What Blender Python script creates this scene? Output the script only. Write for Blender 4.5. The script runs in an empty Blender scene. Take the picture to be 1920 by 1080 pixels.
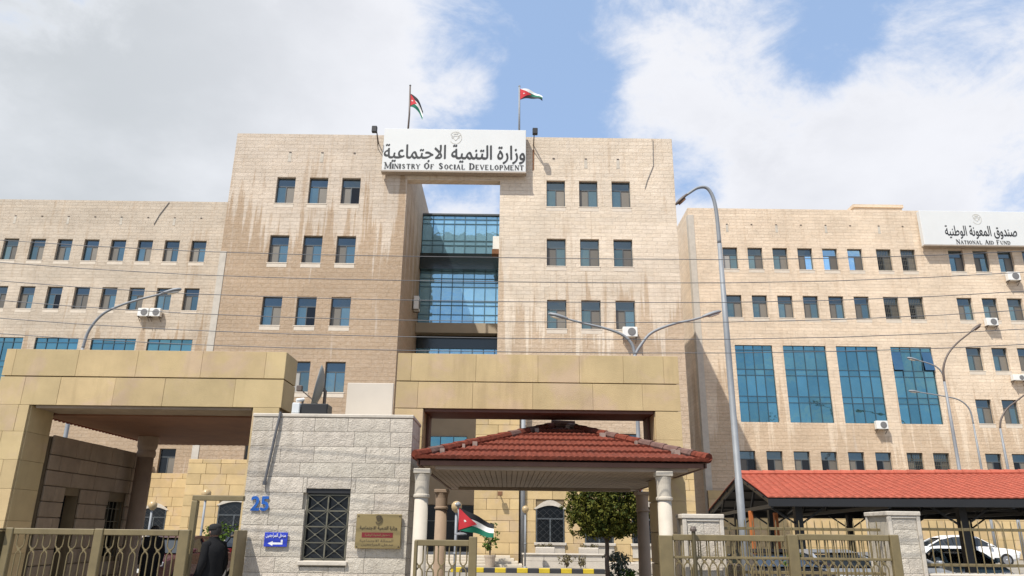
import bpy, math, random
from mathutils import Vector, Matrix
from mathutils.geometry import interpolate_bezier, tessellate_polygon
random.seed(7)
SC = bpy.context.scene
COL = SC.collection
R = math.radians

# ------------------------------------------------------------------ camera
EYE = Vector((0.0, 0.0, 1.6))
TH, RO, YA = R(18.2), 0.0118, 0.002
F = Vector((math.sin(YA)*math.cos(TH), math.cos(YA)*math.cos(TH), math.sin(TH)))
r0 = Vector((math.cos(YA), -math.sin(YA), 0)); u0 = r0.cross(F)
rr = r0*math.cos(RO)+u0*math.sin(RO); uu = u0*math.cos(RO)-r0*math.sin(RO)
cam = bpy.data.cameras.new('camera'); cam.sensor_width = 36; cam.lens = 1400/1920*36
cam.clip_start = 0.1; cam.clip_end = 3000
co = bpy.data.objects.new('camera', cam); COL.objects.link(co)
m3 = Matrix((rr, uu, -F)).transposed()
co.matrix_world = Matrix.Translation(EYE) @ m3.to_4x4()
SC.camera = co

# ------------------------------------------------------------------ light, sky, exposure
SUN_DIR = Vector((0.40, 0.50, -1.0)).normalized()
sl = bpy.data.lights.new('sun', 'SUN'); sl.energy = 3.6; sl.angle = R(0.53); sl.color = (1.0, 0.955, 0.88)
so = bpy.data.objects.new('sun', sl); COL.objects.link(so); so.location = (-30, -40, 80)
so.rotation_euler = SUN_DIR.to_track_quat('-Z', 'Y').to_euler()
SC.view_settings.view_transform = 'Standard'; SC.view_settings.look = 'None'
SC.view_settings.gamma = 1; SC.view_settings.use_curve_mapping = False
SC.view_settings.exposure = 0.72
SC.render.engine = 'CYCLES'
SC.cycles.max_bounces = 6; SC.cycles.diffuse_bounces = 3; SC.cycles.glossy_bounces = 3
SC.cycles.sample_clamp_indirect = 6
W = bpy.data.worlds.new('World'); SC.world = W; W.use_nodes = True
NT = W.node_tree; NT.nodes.clear()


class G:
    """tiny node builder"""
    def __init__(s, nt): s.nt = nt
    def n(s, t, **k):
        x = s.nt.nodes.new(t)
        for a, b in k.items(): setattr(x, a, b)
        return x
    def put(s, sock, v):
        if isinstance(v, bpy.types.NodeSocket): s.nt.links.new(v, sock)
        elif v is not None: sock.default_value = v
    def math(s, op, a, b=None, c=None, clamp=False):
        x = s.n('ShaderNodeMath', operation=op, use_clamp=clamp)
        s.put(x.inputs[0], a)
        if b is not None: s.put(x.inputs[1], b)
        if c is not None: s.put(x.inputs[2], c)
        return x.outputs[0]
    def vmath(s, op, a, b=None):
        x = s.n('ShaderNodeVectorMath', operation=op); s.put(x.inputs[0], a)
        if b is not None: s.put(x.inputs[1], b)
        return x.outputs['Value'] if op in ('DOT_PRODUCT', 'LENGTH', 'DISTANCE') else x.outputs[0]
    def sep(s, v):
        x = s.n('ShaderNodeSeparateXYZ'); s.put(x.inputs[0], v); return x.outputs
    def comb(s, a, b, c):
        x = s.n('ShaderNodeCombineXYZ')
        for i, v in enumerate((a, b, c)): s.put(x.inputs[i], v)
        return x.outputs[0]
    def noise(s, vec, scale=1, detail=4, rough=.55, dist=0):
        x = s.n('ShaderNodeTexNoise'); s.put(x.inputs['Vector'], vec)
        x.inputs['Scale'].default_value = scale; x.inputs['Detail'].default_value = detail
        x.inputs['Roughness'].default_value = rough; x.inputs['Distortion'].default_value = dist
        return x.outputs['Fac']
    def ramp(s, v, a, b, lo=0., hi=1., smooth=True):
        x = s.n('ShaderNodeMapRange', interpolation_type='SMOOTHSTEP' if smooth else 'LINEAR')
        s.put(x.inputs[0], v)
        for i, q in zip((1, 2, 3, 4), (a, b, lo, hi)): s.put(x.inputs[i], q)
        return x.outputs[0]
    def mix(s, f, a, b, mode='MIX'):
        x = s.n('ShaderNodeMix', data_type='RGBA', blend_type=mode)
        s.put(x.inputs[0], f)
        for i, v in ((6, a), (7, b)):
            if isinstance(v, tuple) and len(v) == 3: v = v+(1,)
            s.put(x.inputs[i], v)
        return x.outputs[2]


BANKS = [
    (-0.491, 0.743, 0.454, 0.91164, 0.99817, 0.26),
    (-0.357, 0.848, 0.392, 0.95396, 0.9986, 0.24),
    (-0.551, 0.766, 0.332, 0.97201, 0.99956, 0.15),
    (-0.263, 0.771, 0.58, 0.97692, 0.99966, 0.1),
    (-0.116, 0.795, 0.596, 0.99006, 0.99991, 0.15),
    (-0.218, 0.827, 0.518, 0.98894, 0.99991, 0.06),
    (-0.057, 0.85, 0.523, 0.99709, 0.99999, 0.08),
    (0.029, 0.812, 0.583, 0.98775, 0.99979, -0.2),
    (0.055, 0.858, 0.51, 0.993, 0.99998, -0.16),
    (-0.152, 0.849, 0.506, 0.99659, 0.99998, -0.08),
    (0.201, 0.789, 0.581, 0.98832, 0.99991, 0.13),
    (0.157, 0.84, 0.52, 0.99152, 0.99991, 0.14),
    (0.319, 0.759, 0.568, 0.99177, 0.99995, -0.21),
    (0.223, 0.863, 0.453, 0.9966, 0.99995, -0.2),
    (0.415, 0.719, 0.558, 0.99092, 0.99998, -0.08),
    (0.389, 0.812, 0.436, 0.95956, 0.99865, 0.21),
    (0.359, 0.857, 0.37, 0.97607, 0.99921, 0.16),
    (0.504, 0.76, 0.41, 0.98342, 0.9997, 0.1),
    (0.513, 0.68, 0.523, 0.9933, 0.99993, 0.04),
    (0.557, 0.751, 0.354, 0.9975, 0.99998, -0.12),
    (-0.067, 0.912, 0.404, 0.99696, 0.99997, 0.17),
    (-0.07, 0.896, 0.439, 0.9991, 0.99999, -0.08),
]


def build_world():
    g = G(NT)
    sky = g.n('ShaderNodeTexSky', sky_type='NISHITA'); sky.sun_disc = False
    sky.sun_elevation = math.asin(-SUN_DIR.z)
    sky.sun_rotation = math.atan2(-SUN_DIR.x, -SUN_DIR.y)
    sky.air_density = 1.0; sky.dust_density = 1.2; sky.ozone_density = 1.2
    tc = g.n('ShaderNodeTexCoord')
    d = tc.outputs['Generated']; dn = g.vmath('NORMALIZE', d)
    X, Y, Z = g.sep(d)
    zz = g.math('ADD', g.math('MAXIMUM', Z, 0.0), 0.34)
    p = g.comb(g.math('DIVIDE', X, zz), g.math('DIVIDE', Y, zz), g.math('MULTIPLY', Z, .6))
    n1 = g.noise(p, 2.5, 11, .64, .3)
    n2 = g.noise(g.vmath('ADD', p, (7.3, 2.1, 4.4)), 6.5, 10, .66, .35)
    dens = g.math('ADD', g.math('MULTIPLY', n1, 1.15), g.math('MULTIPLY', n2, .75))
    dens = g.math('ADD', dens, -.43)
    # banks of cloud and clear gaps: direction, cosine of outer and inner radius, amount
    for x_, y_, z_, w0, w1, amt in BANKS:
        dp = g.vmath('DOT_PRODUCT', dn, (x_, y_, z_))
        dens = g.math('ADD', dens, g.math('MULTIPLY', g.ramp(dp, w0, w1), amt))
    fac = g.ramp(dens, .40, .76)
    shade = g.noise(g.vmath('ADD', p, (1.7, 9.2, 0)), 2.1, 7, .55)
    thick = g.ramp(dens, .60, .98)
    lum = g.math('MULTIPLY', thick, g.ramp(shade, .30, .60))
    lx = g.ramp(X, -.52, -.08)                     # the left bank is the greyer, deeper cloud
    white = g.mix(lx, (4.55, 4.7, 4.92), (5.15, 5.2, 5.45))
    grey = g.mix(lx, (3.5, 3.68, 3.86), (4.35, 4.42, 4.7))
    cl = g.mix(lum, white, grey)
    blue = g.mix(1.0, sky.outputs[0], (.95, 1.0, 1.12), 'MULTIPLY')
    haze = g.mix(.62, blue, (2.55, 3.55, 5.15))
    out = g.mix(g.math('MULTIPLY', fac, .97), haze, cl)
    bg = g.n('ShaderNodeBackground'); g.put(bg.inputs[0], out); bg.inputs[1].default_value = .109
    o = g.n('ShaderNodeOutputWorld'); NT.links.new(bg.outputs[0], o.inputs[0])


build_world()

# ------------------------------------------------------------------ materials
MATS = {}


def mat(name, col, rough=.7, metal=0., var=.12, vscale=3., bump=0., bscale=30., spec=.5, dirt=None, rnd=0., streak=0., dirtcol=(.10, .08, .06), blotch=None, speck=0.):
    """paint, metal or plain stone with uneven tone, wear and a fine bump"""
    m = bpy.data.materials.new(name); m.use_nodes = True
    nt = m.node_tree; g = G(nt); b = nt.nodes['Principled BSDF']
    geo = g.n('ShaderNodeNewGeometry'); P = geo.outputs['Position']
    c = tuple(col)+(1,)
    n = g.noise(P, vscale, 6, .6)
    k = g.ramp(n, .25, .75, 1-var, 1+var, False)
    if rnd:
        oi = g.n('ShaderNodeObjectInfo')
        k = g.math('MULTIPLY', k, g.ramp(oi.outputs['Random'], 0, 1, 1-rnd, 1+rnd, False))
    cc = g.mix(1.0, c, g.comb(k, k, k), 'MULTIPLY')
    if blotch:
        bn = g.noise(g.vmath('ADD', P, (3.1, 8.7, 5.3)), 1.05, 5, .6, .4)
        cc = g.mix(g.ramp(bn, .49, .64), cc, g.mix(1.0, tuple(blotch)+(1,), g.comb(k, k, k), 'MULTIPLY'))
    if rnd:
        rb = g.math('FRACT', g.math('MULTIPLY', oi.outputs['Random'], 17.3))
        cc = g.mix(g.math('MULTIPLY', rb, rnd*2.2), cc, g.mix(1.0, cc, (1.06, .93, .98), 'MULTIPLY'))
    if speck:
        X, Y, Z = g.sep(P)
        pv = g.comb(g.math('ADD', X, Y), g.math('MULTIPLY', Z, 1.9), 0)
        s1_ = g.noise(pv, 26, 3, .75); s2_ = g.noise(g.vmath('ADD', pv, (9., 4., 0)), 19, 3, .7)
        cc = g.mix(g.ramp(s1_, .56, .70, 0, speck), cc, (.20, .17, .13, 1)); cc = g.mix(g.ramp(s2_, .56, .70, 0, speck*.8), cc, (.66, .62, .56, 1))
    if dirt or streak:
        X, Y, Z = g.sep(P)
        st = g.noise(g.comb(g.math('ADD', X, Y), g.math('MULTIPLY', Z, .12), Y), 3.0, 5, .65)
        f = g.ramp(st, .50, .74, 0, dirt or streak)
        cc = g.mix(f, cc, tuple(dirtcol)+(1,))
    g.put(b.inputs['Base Color'], cc)
    b.inputs['Roughness'].default_value = rough; b.inputs['Metallic'].default_value = metal
    b.inputs['Specular IOR Level'].default_value = spec
    if bump:
        bp = g.n('ShaderNodeBump'); bp.inputs['Strength'].default_value = bump; bp.inputs['Distance'].default_value = .02
        g.put(bp.inputs['Height'], g.noise(P, bscale, 5, .65)); g.put(b.inputs['Normal'], bp.outputs[0])
    MATS[name] = m
    return m


def wall_mat(name, c1, c2, mortar, bw=.62, rh=.25, stain=(.33, .24, .155), line=None, amount=.5, lime=.25, zr=(0, 26), speck=.38, cols=None):
    """coursed rough faced limestone with rain streaks; line = height below which brown water staining has spread"""
    m = bpy.data.materials.new(name); m.use_nodes = True
    nt = m.node_tree; g = G(nt); b = nt.nodes['Principled BSDF']
    geo = g.n('ShaderNodeNewGeometry'); P = geo.outputs['Position']
    X, Y, Z = g.sep(P)
    H = g.math('ADD', X, Y)
    uv = g.comb(H, Z, 0)
    br = g.n('ShaderNodeTexBrick'); g.put(br.inputs['Vector'], uv)
    br.offset = .42; br.squash = 1.35; br.squash_frequency = 3
    br.inputs['Scale'].default_value = 1; br.inputs['Mortar Size'].default_value = .011
    br.inputs['Mortar Smooth'].default_value = .25; br.inputs['Bias'].default_value = -.1
    br.inputs['Brick Width'].default_value = bw; br.inputs['Row Height'].default_value = rh
    for i, c in zip(('Color1', 'Color2', 'Mortar'), (c1, c2, mortar)): br.inputs[i].default_value = tuple(c)+(1,)
    col = br.outputs['Color']
    # stone to stone and patch to patch unevenness
    n0 = g.noise(uv, .35, 5, .6); k = g.ramp(n0, .3, .7, .90, 1.08)
    n1 = g.noise(g.comb(H, g.math('MULTIPLY', Z, 2.2), Y), 2.6, 6, .7); k2 = g.ramp(n1, .25, .75, .90, 1.08)
    k = g.math('MULTIPLY', k, k2)
    # some whole courses run paler or browner
    row = g.math('FLOOR', g.math('DIVIDE', Z, rh))
    rn = g.n('ShaderNodeTexWhiteNoise', noise_dimensions='1D'); g.put(rn.inputs['W'], row)
    k = g.math('MULTIPLY', k, g.ramp(rn.outputs['Value'], 0, 1, .95, 1.04, False))
    col = g.mix(1.0, col, g.comb(k, k, k), 'MULTIPLY')
    # long vertical streaks
    sv = g.comb(H, g.math('MULTIPLY', Z, .05), 0)
    s1 = g.noise(sv, 1.15, 5, .62); s2 = g.noise(g.vmath('ADD', sv, (31.7, 0, 0)), 2.4, 6, .7)
    gate = g.noise(g.comb(g.math('MULTIPLY', H, .5), g.math('MULTIPLY', Z, .2), 3.3), .55, 3, .5)
    streak = g.math('MULTIPLY', g.ramp(s2, .50, .66), g.ramp(gate, .42, .60))
    f = g.math('MULTIPLY', streak, amount); fine0 = g.noise(g.comb(H, g.math('MULTIPLY', Z, .25), 0), 7, 4, .7)
    if cols:                                # dirt runs from both ends of every window sill
        u = g.math('MULTIPLY', g.math('FRACT', g.math('DIVIDE', g.math('SUBTRACT', H, cols[0]), cols[1])), cols[1])
        wob = g.math('MULTIPLY', g.math('SUBTRACT', g.noise(uv, .9, 3), .5), .25)
        u = g.math('ADD', u, wob)
        ends = g.math('MAXIMUM', g.ramp(g.math('ABSOLUTE', g.math('SUBTRACT', u, 1.24)), .16, .02), g.ramp(g.math('ABSOLUTE', g.math('SUBTRACT', u, cols[1]-.10)), .16, .02))
        cut = g.ramp(g.noise(g.comb(g.math('MULTIPLY', H, .9), g.math('MULTIPLY', Z, .35), 8.1), .8, 3, .6), .50, .62)
        f = g.math('MAXIMUM', f, g.math('MULTIPLY', g.math('MULTIPLY', ends, cut), g.math('MULTIPLY', g.ramp(fine0, .3, .65), amount*.85)))
    if line is not None:
        edge = g.math('ADD', line, g.math('MULTIPLY', g.math('SUBTRACT', s1, .5), 26.0))
        edge = g.math('ADD', edge, g.math('MULTIPLY', g.math('SUBTRACT', s2, .5), 9.0))
        soak = g.ramp(g.math('SUBTRACT', edge, Z), -.4, 1.6)
        f = g.math('MAXIMUM', f, g.math('MULTIPLY', soak, min(1, amount*1.35)))
    fine = g.noise(uv, 5.0, 4, .7)
    f = g.math('MULTIPLY', f, g.ramp(fine, .2, .7, .65, 1.05))
    col = g.mix(f, col, g.mix(.6, g.mix(1.0, col, tuple(v*2.25 for v in stain)+(1,), 'MULTIPLY'), tuple(stain)+(1,)))
    # pale lime runs
    s3 = g.noise(g.vmath('ADD', sv, (77.1, 0, 0)), 1.9, 5, .6)
    lf = g.math('MULTIPLY', g.ramp(s3, .585, .66), g.ramp(g.noise(uv, .28, 3), .45, .62, 0, lime))
    col = g.mix(lf, col, (.56, .49, .41, 1))
    # dark pits of the hammered face
    sp = g.noise(uv, 24, 3, .8)
    col = g.mix(g.ramp(sp, .56, .74, 0, speck), col, g.mix(1.0, col, (.62, .56, .50), 'MULTIPLY'))
    g.put(b.inputs['Base Color'], col); b.inputs['Roughness'].default_value = .92
    b.inputs['Specular IOR Level'].default_value = .2
    hh = g.math('ADD', g.math('MULTIPLY', br.outputs['Fac'], -.45), g.math('MULTIPLY', g.noise(uv, 9, 6, .7), .9))
    bp = g.n('ShaderNodeBump'); bp.inputs['Strength'].default_value = .75; bp.inputs['Distance'].default_value = .05
    g.put(bp.inputs['Height'], hh); g.put(b.inputs['Normal'], bp.outputs[0])
    MATS[name] = m
    return m


def glass_mat(name, col, rough=.04, spec=1.0, coat=.0, metal=.75, rnd=.12, wav=.02):
    m = bpy.data.materials.new(name); m.use_nodes = True
    nt = m.node_tree; g = G(nt); b = nt.nodes['Principled BSDF']
    oi = g.n('ShaderNodeObjectInfo')
    geo = g.n('ShaderNodeNewGeometry'); P = geo.outputs['Position']
    k = g.ramp(oi.outputs['Random'], 0, 1, 1-rnd, 1+rnd, False)
    k = g.math('MULTIPLY', k, g.ramp(g.noise(P, .8, 4), .3, .7, .92, 1.07, False))
    g.put(b.inputs['Base Color'], g.mix(1.0, tuple(col)+(1,), g.comb(k, k, k), 'MULTIPLY'))
    b.inputs['Metallic'].default_value = metal; b.inputs['Roughness'].default_value = rough
    b.inputs['Specular IOR Level'].default_value = spec
    bp = g.n('ShaderNodeBump'); bp.inputs['Strength'].default_value = wav; bp.inputs['Distance'].default_value = .3
    g.put(bp.inputs['Height'], g.noise(P, 1.3, 2)); g.put(b.inputs['Normal'], bp.outputs[0])
    MATS[name] = m
    return m


wall_mat('stone_stained', (.58, .49, .395), (.555, .46, .36), (.50, .41, .315), line=19.6, amount=.56, lime=.5, cols=(-14.565+42, 2.017))
wall_mat('stone_clean', (.67, .57, .45), (.64, .535, .41), (.585, .485, .37), line=14.5, amount=.46, lime=.35, cols=(2.149+42, 2.017))
wall_mat('stone_left', (.535, .455, .36), (.51, .425, .33), (.46, .38, .29), line=14.5, amount=.5, lime=.4, cols=(-39.258+54, 2.073))
wall_mat('stone_right', (.71, .575, .43), (.68, .54, .395), (.615, .485, .35), line=10.5, amount=.36, lime=.35, cols=(18.333+54, 1.937))
mat('stone_pale', (.50, .45, .38), .9, var=.12, bump=.4, bscale=14, spec=.2)
mat('stone_lime', (.50, .45, .375), .9, var=.2, bump=.3, bscale=12, spec=.2)
mat('slab_yellow', (.475, .365, .195), .78, var=.13, vscale=1.7, bump=.35, bscale=60, spec=.2, rnd=.10, streak=.30, dirtcol=(.25, .18, .09), blotch=(.475, .355, .225))
mat('slab_core', (.17, .125, .07), .9, var=.2)
mat('ashlar_yellow', (.52, .385, .195), .82, var=.13, vscale=1.5, bump=.25, bscale=20, spec=.25, rnd=.10, blotch=(.50, .375, .22))
mat('guard_stone', (.52, .47, .39), .95, var=.17, vscale=9, bump=1.0, bscale=38, spec=.15, rnd=.08, streak=.4, dirtcol=(.30, .25, .19), speck=.55)
mat('guard_joint', (.41, .365, .29), .95, var=.2, bump=.3)
mat('plain_cladding', (.33, .27, .19), .8, var=.12, vscale=.8, bump=.1)
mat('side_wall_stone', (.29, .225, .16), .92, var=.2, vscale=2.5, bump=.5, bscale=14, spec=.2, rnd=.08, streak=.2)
mat('column_stone', (.46, .41, .335), .7, var=.10, vscale=4, bump=.12, spec=.3, streak=.12, dirtcol=(.36, .31, .25))
mat('column_brown', (.28, .20, .135), .8, var=.14, vscale=4, bump=.1)
mat('brown_soffit', (.20, .088, .042), .75, var=.22, vscale=2)
mat('soffit_board', (.30, .23, .165), .7, var=.16, vscale=2, rnd=.1)
mat('brown_trim', (.12, .055, .035), .7, var=.2)
mat('sign_white', (.63, .635, .615), .45, var=.03, vscale=.7, spec=.4, streak=.05, dirtcol=(.5, .47, .42))
mat('sign_black', (.02, .02, .02), .5, var=.05)
mat('sign_grey', (.55, .53, .47), .6, var=.2)
mat('sign_trim', (.33, .27, .21), .6, var=.1)
mat('white_panel_paint', (.54, .48, .40), .5, var=.04)
mat('frame_metal', (.075, .085, .09), .5, metal=.0, var=.1)
mat('mullion_metal', (.055, .10, .13), .45, metal=.3, var=.1)
mat('mullion_teal', (.075, .14, .165), .4, metal=.4, var=.08)
mat('sill_stone', (.60, .52, .42), .85, var=.1, bump=.15)
glass_mat('glass_transom', (.115, .15, .165), metal=.85)
glass_mat('glass_blue', (.172, .248, .255), metal=.85, rnd=.25)
glass_mat('glass_tan', (.155, .135, .105), rough=.5, metal=.25, rnd=.35)
glass_mat('glass_blind', (.36, .34, .30), rough=.5, metal=.1, rnd=.2)
glass_mat('glass_dark', (.008, .009, .011), rough=.1, metal=.0, spec=.4)
glass_mat('glass_sky', (.40, .62, .76), metal=.9, rnd=.3)
glass_mat('curtain_glass', (.135, .30, .345), metal=.88, rnd=.16, wav=.035)
glass_mat('curtain_open', (.09, .20, .32), metal=.88, rnd=.1)
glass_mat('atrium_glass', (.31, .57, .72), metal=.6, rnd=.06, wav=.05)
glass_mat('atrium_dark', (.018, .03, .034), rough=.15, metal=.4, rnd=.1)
glass_mat('window_black', (.012, .015, .018), rough=.2, metal=.0, spec=.35, rnd=.3)
glass_mat('car_glass', (.02, .025, .028), rough=.05, metal=.2)
mat('olive_paint', (.165, .128, .062), .5, var=.16, vscale=6, spec=.45, dirt=.18, dirtcol=(.07, .05, .03))
mat('olive_dark', (.07, .055, .024), .55, var=.16, vscale=6)
mat('grille_iron', (.13, .12, .085), .5, var=.15)
mat('grille_dark', (.05, .05, .05), .6, var=.15)
mat('galvanised', (.24, .25, .26), .6, metal=.2, var=.10, vscale=5, spec=.3)
mat('lamp_dark', (.10, .075, .06), .5, var=.15)
mat('lamp_glass', (.55, .52, .45), .15, var=.05)
mat('globe', (.40, .29, .15), .3, var=.1)
mat('cable', (.10, .10, .105), .6, var=.05)
mat('black_paint', (.012, .012, .013), .55, var=.2)
mat('black_steel', (.009, .009, .010), .5, var=.2)
mat('roof_underside', (.015, .012, .011), .8, var=.2)
mat('tile_red', (.155, .040, .024), .85, var=.42, vscale=11, bump=.3, bscale=40, spec=.12, dirt=.40, dirtcol=(.10, .055, .045))
mat('tile_weathered', (.13, .07, .055), .9, var=.4, vscale=9, bump=.4)
mat('tile_bright', (.385, .105, .066), .75, var=.26, vscale=5, spec=.15, rnd=.0, streak=.10, dirtcol=(.5, .2, .15))
mat('mortar_pale', (.26, .19, .155), .95, var=.3)
mat('ac_white', (.72, .71, .67), .5, var=.05)
mat('ac_grille', (.16, .155, .15), .6, var=.1)
mat('rust', (.18, .085, .04), .9, var=.3)
mat('orange_paint', (.42, .125, .03), .6, var=.15)
mat('blue_sign', (.022, .045, .42), .4, var=.06)
mat('blue_paint', (.015, .105, .40), .45, var=.12, vscale=14)
mat('white_paint', (.80, .80, .80), .5, var=.04)
mat('brass', (.30, .225, .10), .38, metal=.45, var=.07, vscale=4)
mat('brass_dark', (.075, .055, .03), .5, var=.1)
mat('maroon', (.16, .012, .014), .45, var=.06)
mat('flag_red', (.50, .025, .035), .8, var=.08)
mat('flag_black', (.012, .012, .016), .8, var=.1)
mat('flag_white', (.75, .74, .72), .8, var=.05)
mat('flag_green', (.0, .13, .075), .8, var=.08)
mat('asphalt', (.085, .08, .074), .9, var=.2, vscale=1.2, bump=.4, bscale=60)
mat('paving', (.30, .265, .21), .85, var=.16, vscale=.8, bump=.3, bscale=30)
mat('court_concrete', (.25, .225, .185), .9, var=.2, vscale=.9, bump=.3, bscale=50)
mat('kerb_stone', (.38, .35, .30), .85, var=.15, bump=.3)
mat('kerb_yellow', (.52, .38, .02), .6, var=.12)
mat('kerb_black', (.03, .03, .032), .6, var=.2)
mat('line_white', (.72, .72, .70), .6, var=.1)
mat('step_stone', (.50, .44, .35), .8, var=.12, bump=.2)
mat('soil', (.07, .05, .035), .95, var=.3)
mat('bark', (.075, .055, .042), .95, var=.3, vscale=8, bump=.8, bscale=25)
mat('tyre', (.012, .012, .012), .8, var=.1)
mat('rim', (.35, .35, .36), .35, metal=.7, var=.1)
mat('car_white', (.78, .78, .77), .25, var=.02, spec=.6)
mat('car_silver', (.42, .43, .44), .28, metal=.5, var=.03)
mat('car_black', (.014, .014, .016), .22, var=.05, spec=.6)
mat('car_teal', (.20, .28, .31), .25, var=.03, spec=.6)
mat('car_grey', (.06, .065, .07), .25, metal=.3, var=.03)
mat('car_maroon', (.055, .010, .013), .25, var=.03)
mat('tail_red', (.42, .01, .015), .2, var=.05)
mat('head_clear', (.65, .66, .68), .1, var=.03)
mat('plate', (.7, .7, .68), .5, var=.03)
mat('coat_black', (.011, .011, .012), .95, var=.25, vscale=5, bump=.3, bscale=18, spec=.2)
mat('cap_black', (.009, .009, .009), .9, var=.2, bump=.2, bscale=60)
mat('skin', (.22, .115, .075), .6, var=.08)
mat('hair', (.012, .009, .008), .7, var=.2)
mat('trousers', (.018, .018, .022), .9, var=.2)
mat('shoe', (.01, .01, .01), .5, var=.1)
mat('terracotta', (.42, .34, .26), .8, var=.15)
mat('dish_grey', (.17, .18, .17), .5, var=.12)
mat('box_grey', (.55, .57, .57), .5, var=.06)


def leaf_mat(name, c, c2):
    m = bpy.data.materials.new(name); m.use_nodes = True
    nt = m.node_tree; g = G(nt); b = nt.nodes['Principled BSDF']
    geo = g.n('ShaderNodeNewGeometry')
    rnd = geo.outputs['Random Per Island']
    n = g.noise(geo.outputs['Position'], 2.2, 3)
    f = g.math('ADD', g.math('MULTIPLY', rnd, .7), g.math('MULTIPLY', g.math('SUBTRACT', n, .5), 1.2), clamp=True)
    g.put(b.inputs['Base Color'], g.mix(f, tuple(c)+(1,), tuple(c2)+(1,)))
    b.inputs['Roughness'].default_value = .75; b.inputs['Specular IOR Level'].default_value = .1
    MATS[name] = m


leaf_mat('leaf_ball', (.024, .038, .008), (.155, .14, .022))
leaf_mat('leaf_grey', (.045, .065, .05), (.15, .17, .13))
leaf_mat('leaf_green', (.03, .065, .012), (.13, .19, .03))
leaf_mat('leaf_dry', (.09, .075, .04), (.20, .17, .10))

# ------------------------------------------------------------------ object helpers
WL = {}


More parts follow.
